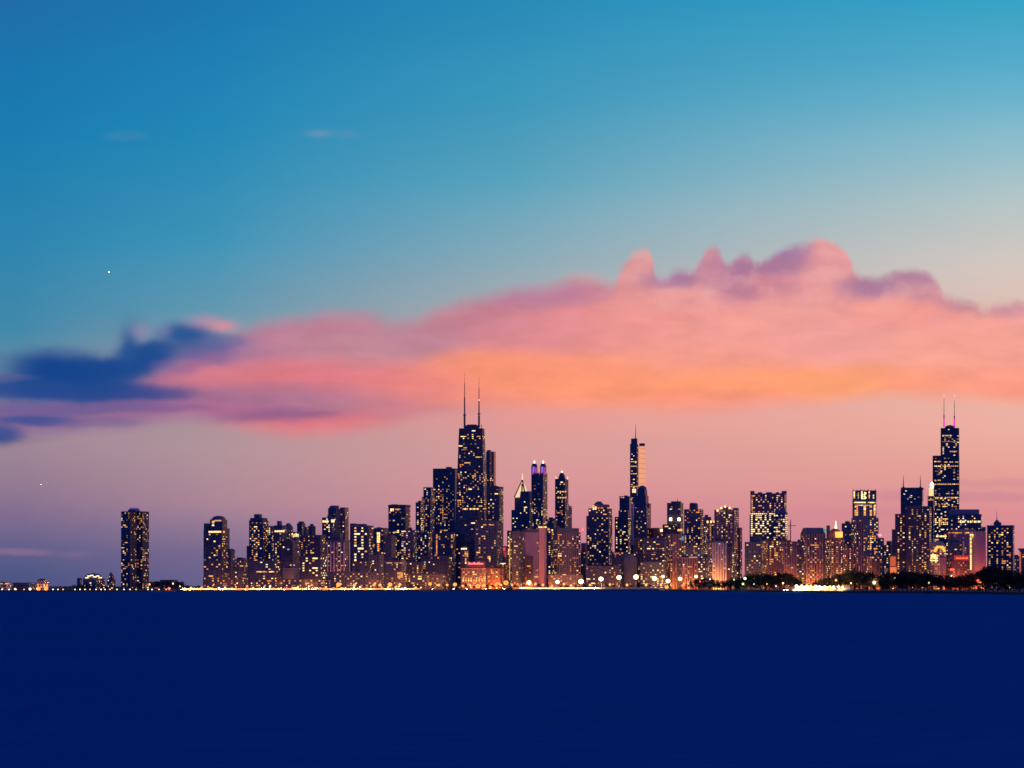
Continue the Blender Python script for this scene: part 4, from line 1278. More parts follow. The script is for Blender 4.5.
b = B('apartment_block', 'building', 'low dark block with dim windows behind the first beach masts', 586, 622, 566, 5420, 'navy', 'grid', .2, 'orange', d=26)
b = B('apartment_block', 'building', 'low block of lit bays at the foot of the wide ribbed apartment block', 548, 583, 575, 5260, 'granite', 'grid', .4, 'orange', d=20)

# ------------------------------------------------------------------ right of centre
b = B('office_tower', 'tower', 'black flat tower with two starry roof edge floodlights and a short mast', 667, 683.4, 503, 5900, 'bronze', 'curtain', .05, 'warm', d=32)
b.tier('roof_house', 671, 681.4, 501.4, 503, d=18, wall='bronze', pat='solid')
b.mast('mast', 677.6, 498.4, 501.4)
for px in (670.6, 679):
    b.mast('roof_floodlight', px, 518, 520.6, segs=[(0, 2.3), (1, 2.3)], glowcol=((1., .78, .42), 9.), dy=-20)
b.glow('lit_window', 670, 671.6, 509, 509.8, 'w')
b.glow('lit_window', 678, 680.6, 509, 509.8, 'p')
b.glow('lit_floor', 677.4, 682.4, 529, 531.6, 'y')
b.tier('shoulder', 662.6, 675, 524.4, None, d=22, dy=-24., wall='bronze', p=.2, pal='gold')
b = B('apartment_tower', 'tower', 'tower with a boxy roof house and dotted orange windows right of the two roof floodlights', 684, 703.4, 509.4, 5850, 'slate', 'grid', .5, 'orange', d=34, fh=4, cw=4.6)
b.tier('roof_house', 689.4, 698, 504, 509.4, d=20, wall='slate', pat='solid')
b.slab('roof_cap', 690, 697.4, 503, 504, 'concrete')
b = B('apartment_block', 'building', 'pinkish narrow block left of the blue dot, windows orange', 666, 684, 534, 5450, 'granite', 'grid', .3, 'orange', d=28)
b.glow('blue_sign', 681.4, 683.8, 536.4, 540.4, (.05, .35, .75), None, .8)
b = B('apartment_block', 'building', 'dark crowded block with white and gold windows below the boxy roof house', 683.6, 704, 545, 5350, 'navy', 'grid', .4, 'mixed', d=30)
b = B('apartment_tower', 'tower', 'faint pink unlit tower top between the boxy roof house and the gold crowned pair', 702.4, 711, 517, 6400, 'granite', 'grid', .05, 'dim', d=28)
b = B('apartment_tower', 'tower', 'tower crowned by a row of gold lamps, the shorter of the gold crowned pair', 704, 719, 522.4, 5750, 'granite', 'grid', .5, 'orange', d=30, fh=4, cw=4.6)
for px in (707.6, 711, 714.4, 717.4):
    b.mast('crown_lamp', px, 520.8, 522.8, segs=[(0, 1.5), (1, 1.5)], glowcol=((1., .62, .2), 2.6), dy=-16)
b = B('apartment_tower', 'tower', 'pink tower crowned by stepped orange lamps, the taller of the gold crowned pair', 714.4, 738.6, 510, 5600, 'granite', 'grid', .52, 'orange', d=34, fh=4, cw=4.6, rot=18)
b.tier('crown', 720.6, 731, 507, 510, d=16, wall='granite', pat='solid')
for px, y in ((717.6, 511), (721.4, 508.4), (725, 507), (729.6, 508.4), (732.6, 511.4)):
    b.mast('crown_lamp', px, y - 1.4, y + .6, segs=[(0, 1.7), (1, 1.7)], glowcol=((1., .58, .2), 2.6), dy=-19)
b.slab('unlit_shaft', 733, 738.8, 508, 548, 'slate', d=16, dy=14.)
b.tier('lower_wing', 736, 742.2, 527.6, None, d=18, dy=12., wall='granite', p=.3, pal='orange')
b = B('apartment_block', 'building', 'cream slab with tall pale vertical ribs rising straight from the dark trees', 707.6, 726.4, 542.6, 4700, 'limestone', 'pier', .4, 'orange', d=26, fh=3.6, cw=4.)
b.pier(5, col='white', wfrac=.42)
b.slab('roof', 707.2, 726.8, 541, 542.6, 'slate')
b.tier('roof_house', 715, 725.6, 538.4, 541, d=12, wall='bronze', pat='solid')
b = B('apartment_block', 'building', 'wide low pinkish block with even windows behind the smallest park floodlight', 678, 697.4, 558.6, 4900, 'granite', 'grid', .42, 'orange', d=26, fh=3.6, cw=4.2)
b.slab('cornice', 677.6, 697.8, 557.6, 558.6, 'limestone')
b = B('apartment_block', 'building', 'black block with gold windows right of the cream ribbed slab', 726, 734, 546, 5000, 'bronze', 'grid', .3, 'gold', d=24)
b = B('apartment_block', 'building', 'short dark block behind trees left of the cream ribbed slab', 697, 708.6, 560, 5000, 'navy', 'grid', .3, 'gold', d=24)

b = B('office_tower', 'tower', 'massive block with crenellated dark corners above a dazzling yellow band of floors', 749.6, 787.6, 513.6, 5800, 'slate', 'curtain', .14, 'warm', d=44, rot=12, fh=4, cw=4.6)
T = b.tier('upper_tier', 750.4, 786.6, 493.6, 513.6, d=36, wall='granite', pat='grid', p=.42, pal='orange')
for x0, x1 in ((750.2, 754.6), (758, 762), (766, 772), (776, 779), (781.6, 786.8)):
    b.slab('turret', x0, x1, 491 if x0 < 752 or x0 > 781 else 492.2, 493.6, 'granite', d=12, dy=-10.)
b.light(b.main, 1., 'yyYYYYww', zlo=zof(535, 5800), zhi=zof(513.6, 5800), xhi=.32)
b.light(b.main, .4, 'warm', zlo=zof(540, 5800), zhi=zof(514, 5800), xlo=.4)
b.glow('lit_floor', 749.8, 775, 513.4, 514.6, 'Y')
b.glow('lit_floor', 774, 786.4, 511.4, 512.6, 'y', T)
b.tier('slanting_roof', 772, 788, 509, 513.6, d=20, dy=-18., tx0=779, tx1=785, td=8, wall='slate', pat='solid')
b = B('apartment_block', 'building', 'dark peaked block in front of the dazzling yellow floors', 744.6, 764, 542, 5150, 'slate', 'grid', .3, 'warm', d=30)
b.tier('roof', 751, 763, 536, 542, d=24, tx0=754, tx1=760, td=8, wall='bronze', pat='solid')
b = B('apartment_block', 'building', 'orange and white windowed block below the dazzling yellow floors', 763, 779, 540, 5050, 'brick', 'grid', .5, 'orange', d=28, fh=3.8, cw=4.2)
b = B('apartment_block', 'building', 'pink framed block with bright orange bays right of the dazzling floors', 778.6, 796.4, 541.4, 4900, 'granite', 'grid', .5, 'orange', d=28, fh=3.8, cw=4.4)
b.pier(4, col='granite', wfrac=.2)
b = B('tower_crane', 'crane', 'thin tower crane standing behind the pink framed block', 790, 791, 522, 5300, 'bronze', 'solid', .0, d=2)
b.slab('jib', 787.4, 796, 525.4, 526, 'bronze', d=1.6)
b.mast('apex', 790.6, 518.6, 522, segs=[(0, .8), (1, .3)])
b = B('apartment_block', 'building', 'narrow dark glazed block between the pink framed block and the flat slate roofed tower', 795.6, 806, 542.6, 5050, 'bronze', 'grid', .25, 'warm', d=26)
b.slab('parapet', 795.4, 806.2, 541.8, 542.6, 'slate')
b = B('apartment_tower', 'tower', 'tower with a dark sloping slate roof left of the orange glowing dome', 800.4, 825.4, 534, 5300, 'granite', 'grid', .45, 'orange', d=32, fh=3.9, cw=4.4)
b.tier('mansard_roof', 800.4, 825.4, 527.8, 534, d=32, tx0=803, tx1=823, td=24, wall='slate', pat='solid')
b.glow('teal_light', 824, 827, 529, 532, (.06, .5, .42), None, .7, proud=3)
b = B('hotel', 'hotel', 'hotel with an orange glowing dome and a white lit pinnacle', 825.4, 843.4, 538, 5150, 'granite', 'grid', .5, 'orange', d=30, fh=3.8, cw=4.2)
b.dome('lit_dome', 828, 842, 528, 538, mat=principled('dome copper', (.5, .18, .10), .6))
b.mast('pinnacle', 835.8, 520.8, 528.4, segs=[(0, 2.4), (.5, 1.2), (1, .3)], glowcol=((1., .72, .42), 3.))
b.glow('lit_dormer', 836, 840.4, 532, 537.6, (1., .46, .07), None, 1.7, proud=12)  # the dome's lit right side, put in as a glowing panel
b.tier('turret', 826.4, 830, 525.4, 538, d=8, wall='slate', pat='solid')
for i in range(4):
    b.glow('lit_floor', 826.6 + i * 4.1, 829.2 + i * 4.1, 541 + i % 2, 542.6 + i % 2, 'o')
b.pier(3, col='granite', wfrac=.14)
b = B('apartment_tower', 'tower', 'dark flat tower behind the hotel with the glowing dome', 841.6, 853, 523.4, 5700, 'slate', 'grid', .2, 'orange', d=30)
b.light(b.main, .45, 'orange', zhi=zof(545, 5700))
b = B('apartment_block', 'building', 'low building with tall pale ribs right of the hotel with the glowing dome', 842.6, 853, 548, 5100, 'granite', 'pier', .4, 'orange', d=24)
b.pier(3, col='limestone', wfrac=.25)

b = B('office_tower', 'tower', 'tower with an ornate open lantern crown lit brilliant yellow', 851.4, 878.6, 518, 6200, 'limestone', 'grid', .34, 'orange', d=38, fh=4.2, cw=4.8)
T = b.tier('crown_storey', 852.4, 876.4, 500, 518, d=32, wall='limestone', pat='pier', p=0)
for x0, x1 in ((854.6, 858), (863.4, 866), (869.4, 872), (873.4, 875.6)):
    b.glow('crown_window', x0, x1, 506, 516, 'y', T)
b.glow('lit_floor', 854, 875.6, 502, 503.4, 'Y', T)
b.glow('lit_floor', 853.2, 875.8, 505, 506, 'y', T)
T = b.tier('lantern', 852.6, 876.2, 490.6, 500, d=30, wall='slate', pat='solid')
for i in range(6):
    b.glow('lantern_window', 853.4 + i * 3.8, 855 + i * 3.8, 491.4 + (i % 2), 499, ('Y', 'y', 'w')[i % 3], T)
b.glow('lantern_window', 861.4, 865.4, 492, 499.6, 'Y', T)
b.pier(6, col='slate', wfrac=.16, T=T)
for i in range(7):
    b.mast('finial', 853.2 + i * 3.72, 488.4 + (i % 2), 490.8, segs=[(0, .9), (1, .3)], dy=-12, parent=T['o'])
b.light(b.main, .6, 'gold', zlo=zof(550, 6200), zhi=zof(521, 6200), xlo=.1)
b.glow('lit_floor', 867, 877.4, 548, 549.6, 'y')
b.glow('pink_lamp', 878, 881, 534, 536.4, (1., .35, .55), None, 1.3, proud=4)
b.tier('shoulder', 875, 884, 538, None, d=20, dy=-10, wall='slate', p=.15, pal='pale')
b = B('apartment_tower', 'tower', 'ribbed pinkish apartment front with dark bays below the ornate yellow lantern crown', 851, 863.6, 523, 5450, 'granite', 'pier', .35, 'orange', d=28, fh=3.9, cw=4.)
b.pier(4, col='granite', wfrac=.28)
b.slab('roof', 850.8, 863.8, 522, 523, 'granite')
b = B('apartment_block', 'building', 'low pinkish block between the ribbed front and the black chimney', 863.4, 882, 556, 5000, 'granite', 'grid', .4, 'orange', d=26)
b.tier('annex', 873, 881, 562, None, d=16, dy=-24, wall='brick', p=.1, pal='orange')
b = B('chimney_stack', 'chimney', 'black square chimney stack rising out of the dark trees', 882.2, 884.4, 552, 4400, 'bronze', 'solid', .0, d=4)
b.slab('cap', 881.8, 884.8, 551.4, 552, 'bronze', d=4.6)
b.slab('plinth', 881.6, 885, 572, 590, 'bronze', d=5)
b = B('office_block', 'building', 'small mid block with pale windows behind the black chimney', 882, 893, 545, 5600, 'slate', 'grid', .3, 'pale', d=26)
b.tier('upper_tier', 886.4, 892, 541, 545, d=14, p=.1)
b = B('apartment_block', 'building', 'small block glowing deep orange just right of the black chimney', 889.4, 897.6, 555.4, 4850, 'brick', 'sparse', .3, 'orange', d=20, fh=3.8, cw=4.2)
b.glow('glow_panel', 890.2, 895.6, 556.6, 566, (1., .17, .03), None, .55)  # orange light on this front is put in as glowing panels
b.glow('glow_panel', 890.2, 896.4, 567, 573, (1., .22, .05), None, .8)

# ------------------------------------------------------------------ right: stepped black giant and neighbours
b = B('office_tower', 'tower', 'slate tower with two thin roof masts left of the stepped black giant', 900.6, 923.4, 490, 7200, 'slate', 'curtain', .08, 'pale', d=40, rot=12)
b.slab('parapet', 900.8, 923.6, 487.8, 490, 'slate')
for px in (903.4, 920.4):
    b.mast('roof_mast', px, 475.6, 488.4, segs=[(0, 1.4), (.4, 1.1), (1, .4)])
    b.tier('mast_base', px - 1.2, px + 1.2, 486.8, 487.8, d=6, pat='solid')
b = B('apartment_tower', 'tower', 'broad apartment slab with dense orange windows in front of the two masted tower', 906, 931.4, 508, 5500, 'bronze', 'grid', .52, 'warm', d=36, fh=4, cw=5)
b.slab('roof', 905.8, 931.6, 506.4, 508, 'slate')
b.tier('wing', 895, 907.6, 514, None, d=26, dy=10., wall='bronze', p=.46, pal='orange')
b.tier('stepped_wing', 891.8, 896.6, 529.4, None, d=16, dy=16., wall='slate', p=.1, pal='dim')
b.pier(4, col='slate', wfrac=.12)
Yw = 7911
b = B('skyscraper', 'skyscraper', 'giant stepped black skyscraper with twin antennas lit magenta at their feet', 932.6, 959.4, 456, Yw, 'bronze', 'band', .12, 'warm', d=60, rot=9, fh=4.4, cw=5)
T = b.tier('upper_tier', 940.6, 959.2, 428.4, 456, d=44, wall='bronze', pat='band', p=.14, pal='pale')
b.dome('roof_dome', 944.6, 955, 425, 428.4, 'bronze')
for y, x0, x1, c in ((435.4, 942, 952, 'p'), (441.6, 942, 957.4, 'd'), (451.4, 949.6, 957, 'p')):
    for i in range(4):
        w_ = (x1 - x0) / 4
        b.glow('lit_floor', x0 + i * w_ + .2, x0 + (i + 1) * w_ - .2, y, y + .9, c, T)
for y, x0, x1, c in ((461.4, 934, 941, 'y'), (466, 934, 941, 'Y'), (462, 944, 958.4, 'p'), (466, 942, 958.6, 'y'), (484, 932.8, 959, 'y'), (480, 934, 941, 'y'), (497.4, 935, 958.6, 'y'), (503.6, 936, 950, 'd')):
    n_ = max(2, int((x1 - x0) / 3.4))
    for i in range(n_):
        w_ = (x1 - x0) / n_
        b.glow('lit_floor', x0 + i * w_ + .15, x0 + (i + 1) * w_ - .15, y, y + 1.1, c)
b.light(b.main, .35, 'gold', zlo=zof(520, Yw), zhi=zof(497, Yw))
for px, tip in ((944, 398), (954.4, 400)):
    b.mast('antenna', px, tip, 426.4, segs=[(0, 1.6), (.4, 1.5), (.41, .8), (.85, .6), (1, .3)], color=(.25, .12, .14))
    b.mast('magenta_glow', px, 418.4, 427, segs=[(0, 2.3), (1, 2.0)], glowcol=((.95, .06, .62), .8))  # floodlight on the antenna foot, put in as a glowing sleeve
    b.mast('antenna_tip', px, 394.8, 396.4, segs=[(0, .9), (1, .9)], glowcol=((1., .7, .6), 1.2))
b = B('observation_tower', 'tower', 'slim tower ending in a dazzling gold beacon beside the stepped black giant', 927.6, 934.2, 496, 6500, 'slate', 'grid', .3, 'warm', d=16)
b.tier('crown', 929, 933.6, 488, 496, d=10, mat=emissive('gold crown glass', (1., .62, .24), 1.3))
b.mast('beacon', 932, 482, 488, segs=[(0, 3.), (.5, 4.2), (1, 1.)], glowcol=((1., .8, .42), 6.))
b.glow('lit_floor', 928, 933.4, 499.4, 500.6, 'o')
b = B('office_tower', 'tower', 'violet curtain walled block with gold floors below the stepped black giant', 933, 951, 510, 6600, 'slate', 'curtain', .2, 'gold', d=32)
b.light(b.main, .6, 'gold', zlo=zof(525, 6600), zhi=zof(516, 6600))
b.glow('lit_floor', 936, 946.4, 535.4, 537.4, 'Y')
b = B('office_tower', 'tower', 'wide block with bright window grid under a pink roof slab, right of the black giant', 949.4, 982, 514.4, 6400, 'slate', 'grid', .5, 'pale', d=38, rot=12, fh=4.6, cw=5)
b.slab('roof', 949, 979.4, 509.6, 514.4, 'blush', d=36)
b.tier('step', 978, 986, 527, None, d=26, dy=20., wall='slate', p=.1)
for i in range(6):
    b.glow('lit_floor', 958 + i * 3.9, 961 + i * 3.9, 520.8, 523, 'w' if i % 3 else 'y')
b = B('theatre', 'building', 'pink topped block with an orange cornice line below the pink roof slab', 947.6, 974.6, 532, 5600, 'blush', 'grid', .3, 'red', d=30)
b.glow('lit_cornice', 948, 962, 532.4, 533.4, 'o')
b.glow('glow_panel', 964, 973, 530.6, 533.6, 'p')
b.slab('parapet', 947.4, 974.8, 529.4, 532, 'blush')
b = B('apartment_slab', 'building', 'tall blank pink slab end with one bright vertical light strip on its left edge', 974.4, 985.8, 531.4, 5350, 'blush', 'solid', .0, d=20, rot=12)
b.tier('stair_shaft', 969.4, 974.8, 532.6, None, d=12, wall='granite', pat='solid')
b.glow('light_strip', 970, 971.6, 534, 570, 'Y', proud=4)
b.glow('light_strip', 972.2, 973.4, 534, 538, 'y', proud=4)
b = B('office_block', 'building', 'small dark gridded block under a black roof before the pink topped block', 949, 964, 542.4, 5150, 'navy', 'curtain', .08, 'warm', d=22)
b.tier('roof', 949.6, 962, 539.6, 542.4, d=16, wall='bronze', pat='solid', tx0=951, tx1=958, td=10)
b.pier(4, col='slate', wfrac=.12)
b = B('hotel', 'hotel', 'stone house with a great gold lit arch over yellow windows', 929.6, 946.4, 546, 5150, 'limestone', 'grid', .2, 'orange', d=24, fh=3.8, cw=4.4)
b.dome('barrel_roof', 930, 945.6, 541, 546, 'limestone')
yc, zc = None, None
arch = []
Rr = 6.2 * 5150 / F
ox, oy = b.local(xof(937.2, 5150), 5150)
zb = zof(552, 5150)
for r in (Rr, Rr * .55):
    arch.append([(ox + r * math.cos(t * math.pi / 14), zb + r * 1.15 * math.sin(t * math.pi / 14)) for t in range(15)])
fy = b.main['oy'] - b.main['b']
vs = [(x, fy + dq, z) for dq in (-.7, .3) for ring in arch for x, z in ring]
fs = []
for i in range(14):
    A, C, A2, C2 = i, 15 + i, 30 + i, 45 + i
    fs += [(A, A + 1, C + 1, C), (A2, C2, C2 + 1, A2 + 1), (A, A2, A2 + 1, A + 1), (C, C + 1, C2 + 1, C2)]
link('lit_arch', mesh('lit arch', vs, fs, emissive('gold arch', (1., .52, .06), 1.25)), b.root)
for x0, x1, y0, y1, c in ((930.6, 937.8, 554.4, 559.4, 'Y'), (930.6, 938, 560, 561.4, 'Y'), (931, 936, 550, 551.4, 'o'), (931, 942, 563.6, 564.6, 'r')):
    b.glow('lit_window', x0, x1, y0, y1, c)
b.slab('white_lantern', 933, 937.6, 538.8, 541.2, 'white', d=6, dy=-8)
b.glow('lantern_light', 933.6, 937, 539.2, 540.6, 'p', proud=9)
b = B('annex_house', 'building', 'small blank house glowing salmon right of the gold lit arch', 940, 946.6, 557.6, 4900, 'blush', 'solid', .0, d=14)
b.tier('roof', 939.8, 946.8, 556.4, 557.6, d=15, wall='brick', pat='solid')
b = B('theatre', 'building', 'red brick block under a red neon strip sign before the blank pink slab', 946, 970, 561.4, 4850, 'brick', 'grid', .3, 'red', d=24, fh=3.8, cw=4.2)
b.slab('parapet', 945.8, 970.2, 560.6, 561.4, 'brick')
b.glow('sign_board', 954, 969, 555.4, 560.4, (.75, .012, .008), None, .6)
for i in range(7):
    b.glow('neon_letter', 956 + i * 1.7, 957.2 + i * 1.7, 557.2 + (i % 2) * .6, 559, (1., .20, .05), None, 1.2, proud=1.2)
b.glow('lit_entrance', 950, 954, 568.6, 570.6, (1., .12, .06), None, 1.6)
b = B('apartment_tower', 'tower', 'dark tower with a gabled roof house and mast, right of the blank pink slab', 987, 1014.4, 527, 5700, 'bronze', 'grid', .28, 'warm', d=36, fh=4, cw=5)
b.slab('parapet', 986.8, 1014.6, 525.4, 527, 'slate')
b.tier('roof_house', 993.6, 1001.4, 522.4, 525.4, d=16, wall='slate', pat='solid')
b.tier('roof_gable', 994, 1000, 519.6, 522.4, d=12, tx0=996.4, tx1=997.6, td=6, wall='slate', pat='solid')
b.mast('mast', 996.8, 511, 520, segs=[(0, .7), (1, .25)])
b.pier(4, col='slate', wfrac=.14)
b = B('apartment_block', 'building', 'pinkish low block between the gabled dark tower and the red edged block', 1012, 1021, 556, 5900, 'granite', 'grid', .5, 'pale', d=28)
b = B('apartment_block', 'building', 'dark block with an orange red lit left side at the far right', 1019.4, 1034, 550, 5250, 'bronze', 'grid', .24, 'warm', d=30)
b.slab('roof', 1018, 1035, 548.4, 550, 'slate')
b.glow('glow_panel', 1019.4, 1021, 552, 574, (1., .2, .06), None, .5)

RB = random.Random(9)
for b in B.all:
    b.finish()
    flat = all(not c.name.startswith(('roof', 'upper', 'dome', 'slant', 'turret', 'barrel', 'crown', 'pyr')) for c in b.root.children)
    if flat and b.x1 - b.x0 > 7 and b.top < 572:
        T = b.main
        for i in range(RB.randint(1, 3)):           # plant rooms and tanks on the bare roofs
            w_, d_, h_ = RB.uniform(4, min(12, T['a'])), RB.uniform(4, min(10, T['b'])), RB.uniform(2.2, 5.5)
            cx_, cy_ = T['ox'] + RB.uniform(-.7, .7) * (T['a'] - w_ / 2), T['oy'] + RB.uniform(-.6, .6) * (T['b'] - d_ / 2)
            link('roof_unit', mesh('roof unit', [(cx_ + x * w_, cy_ + y * d_, T['z1'] + .02 + (z + .5) * h_) for x, y, z in UNIT_V], BOX_F, principled('roof plant', (.07, .075, .10), .8)), b.root)
    if b.kw['wall'] == 'granite' and b.x0 > 660 and b.x1 - b.x0 > 8:
        b.pier(max(3, int((b.x1 - b.x0) / 3.2)), col='limestone', wfrac=.2, proud=1.4)
print('buildings', len(B.all), 'objects', len(bpy.data.objects))

# lamps added before the front rows to warm their lower fronts
FOOT = 0
for b in B.all:
    if 200 < b.x0 < 1010 and b.Y < 5560 and b.x1 - b.x0 > 6:
        n_ = 1 if b.x1 - b.x0 < 14 else 2
        for i in range(n_):
            px = b.x0 + (b.x1 - b.x0) * (i + .5) / n_
            Yl = b.Y - b.b - 26
            if Yl < shore(px) + 60:
                continue
            lamp(px, HOR - (RB.uniform(7.5, 11) + GZ - EYE) * F / Yl, Yl, 'amber', 1.1, (42e3 if px > 660 else 20e3) * RB.uniform(.4, 1.4), 1.5,
                 label='added amber lamp at the foot of a front row building, warming its front', group='lamps added before the front row')
            FOOT += 1
print('foot lamps', FOOT)

# ------------------------------------------------------------------ floodlights added to wash single fronts with warm light
def wash(px, Y, tint, power, label):
    """An added low floodlight box on a bracket at the foot of the front it lights."""
    root = empty('added_floodlight', label, 'floodlight', (xof(px, Y), Y, GZ))
    link('bracket', mesh('bracket', [(a * .9, b_ * .5, .3 + c * .6) for a, b_, c in UNIT_V], BOX_F, polem), root)
    link('lamp_box', mesh('lamp box', [(a * 1.6, b_ * .7, 1.2 + c * 1.1 + b_ * .3) for a, b_, c in UNIT_V], BOX_F, principled('floodlight housing', (.05, .05, .05), .5)), root)
    link('lens', mesh('lens', [(a * 1.4, .38 + b_ * .08, 1.25 + c * .9) for a, b_, c in UNIT_V], BOX_F, emissive('flood lens ' + tint, TINT[tint], 3.)), root)
    d = bpy.data.lights.new('wash light', 'POINT')
    d.energy, d.color, d.shadow_soft_size = power * .12, TINT[tint], .5
    q_ = bpy.data.objects.new('wash_light', d)
    COL.objects.link(q_)
    q_.parent = root
    q_.location = (0, 1.2, 3.2)


WL = 'small added floodlight washing the %s'
for px, Y, t, p_, l in ((490, 5222, 'orange', 330e3, 'brick theatre front orange, near the old hotel'), (497, 5222, 'orange', 400e3, 'middle of the brick theatre front orange'),
                        (502.5, 5222, 'orange', 400e3, 'right end of the brick theatre front orange'), (466, 5206, 'orange', 110e3, 'left half of the old hotel arches'),
                        (480, 5206, 'orange', 110e3, 'right half of the old hotel arches'), (542.5, 5262, 'orange', 20e3, 'foot of the blank pinkish slab end'),
                        (529, 5385, 'orange', 80e3, 'foot of the blank violet front'), (979, 5305, 'orange', 420e3, 'blank pink slab end at the right'),
                        (983.5, 5305, 'red', 380e3, 'right corner of the blank pink slab end'), (893, 4815, 'orange', 260e3, 'small deep orange block'),
                        (958, 4812, 'red', 330e3, 'red brick block under the neon strip'), (943, 4872, 'orange', 90e3, 'small salmon house'),
                        (566, 5446, 'amber', 130e3, 'wide ribbed block with the red beacon'), (717, 4668, 'amber', 380e3, 'cream ribbed slab by the park'),
                        (788, 4868, 'orange', 170e3, 'pink framed block'), (856, 5418, 'orange', 150e3, 'ribbed pinkish front'), (812, 5265, 'orange', 190e3, 'slate roofed tower'),
                        (833, 5115, 'orange', 170e3, 'hotel with the glowing dome'), (938, 5120, 'amber', 120e3, 'stone house with the gold arch'), (688, 4870, 'orange', 120e3, 'wide low pinkish block')):
    wash(px, float(Y), t, p_, WL % l)

# ------------------------------------------------------------------ trees
def leaf_mat():
    m = bpy.data.materials.new('foliage')
    m.use_nodes = True
    t = m.node_tree
    n = Nodes(t)
    b_ = t.nodes['Principled BSDF']
    c = t.nodes.new('ShaderNodeTexCoord')
    k = n.noise(c.outputs['Object'], .6, 3., .6)[0]
    t.links.new(n.mix(k, (.008, .011, .010), (.024, .030, .022)), b_.inputs['Base Color'])
    b_.inputs['Roughness'].default_value = .8
    b_.inputs['Specular IOR Level'].default_value = .15
    return m


LEAF = leaf_mat()
BARK = principled('bark', (.05, .035, .025), .95, vary=.3, scale=.8)


def make_tree(seed, h, spread, slender=False):
    """Meshes of a tree h metres tall: tapering trunk with limbs, crown of many leaf clumps with gaps."""
    r = random.Random(seed)
    tv, tf = [], []

    def limb(p, q, r0, r1):
        d = (q - p).normalized()
        a = d.cross(Vector((.3, .9, .2))).normalized()
        c = d.cross(a)
        k = len(tv)
        for o_, rr in ((p, r0), (q, r1)):
            for i in range(6):
                an = i * math.pi / 3
                tv.append(tuple(o_ + a * rr * math.cos(an) + c * rr * math.sin(an)))
        for i in range(6):
            tf.append((k + i, k + (i + 1) % 6, k + 6 + (i + 1) % 6, k + 6 + i))

    top = Vector((r.uniform(-.4, .4), r.uniform(-.4, .4), h * .62))
    limb(Vector((0, 0, -.3)), Vector((0, 0, h * .3)), h * .028, h * .02)
    limb(Vector((0, 0, h * .3)), top, h * .02, h * .008)
    clumps = []
    n = 11 if not slender else 8
    for i in range(n):
        an = i * 2.4 + r.uniform(-.4, .4)
        t = r.uniform(.0, 1.)
        z = h * (.36 + .5 * t)
        rr = spread * (1 - .55 * t) * r.uniform(.35, 1.)
        e = Vector((rr * math.cos(an), rr * math.sin(an), z))
        limb(Vector((0, 0, h * r.uniform(.22, .5))), e, h * .010, h * .003)
        clumps.append((e, spread * r.uniform(.34, .6)))
    clumps.append((top + Vector((0, 0, h * .18)), spread * .42))
    lv, lf = [], []
    for e, cr in clumps:
        for _ in range(70):
            d = Vector((r.gauss(0, 1), r.gauss(0, 1), r.gauss(0, .8)))
            d.normalize()
            p = e + d * cr * r.uniform(.35, 1.05)
            u = Vector((r.gauss(0, 1), r.gauss(0, 1), r.gauss(0, 1))).normalized()
            w = u.cross(Vector((r.gauss(0, 1), r.gauss(0, 1), r.gauss(0, 1)))).normalized()
            sz = h * r.uniform(.018, .042)
            k = len(lv)
            lv.extend([tuple(p + u * sz), tuple(p + w * sz * .7), tuple(p - u * sz), tuple(p - w * sz * .7)])
            lf.append((k, k + 1, k + 2, k + 3))
    return mesh('trunk', tv, tf, BARK), mesh('crown', lv, lf, LEAF)


KINDS = [make_tree(3, 20, 7.5), make_tree(11, 20, 9), make_tree(23, 20, 6.5), make_tree(37, 20, 8), make_tree(51, 20, 10), make_tree(77, 20, 5, True)]
RT = random.Random(5)
NT = 0


def tree(px, top, Y, label, group, k=None):
    global NT
    h = max(4., zof(top, Y) - GZ)
    k = RT.randrange(len(KINDS)) if k is None else k
    root = empty('tree', label, 'tree', (xof(px, Y), Y, GZ), RT.uniform(0, 6.28), group)
    for nm, me in zip(('trunk', 'crown'), KINDS[k]):
        o = link(nm, me, root)
        o.scale = (h / 20 * RT.uniform(.85, 1.15), h / 20 * RT.uniform(.85, 1.15), h / 20 * .97)
    NT += 1


PARK = [(684, 583), (694, 579), (702, 575), (712, 577), (722, 580), (732, 577), (742, 576), (752, 572.5), (762, 571), (772, 570), (782, 570), (790, 571.5),
        (796, 575), (801, 580), (806, 583), (814, 581), (824, 576), (834, 574), (842, 570), (850, 568), (860, 568.5), (870, 570), (882, 573), (892, 570), (902, 568),
        (914, 569), (926, 571), (938, 572), (950, 573.5), (962, 573), (972, 571), (982, 566), (988, 563.4), (996, 564), (1004, 566.5), (1012, 569), (1020, 571), (1040, 570)]


def park_top(px):
    for (a, ya), (c, yc_) in zip(PARK, PARK[1:]):
        if px <= c:
            return ya + (yc_ - ya) * (px - a) / (c - a)
    return PARK[-1][1]


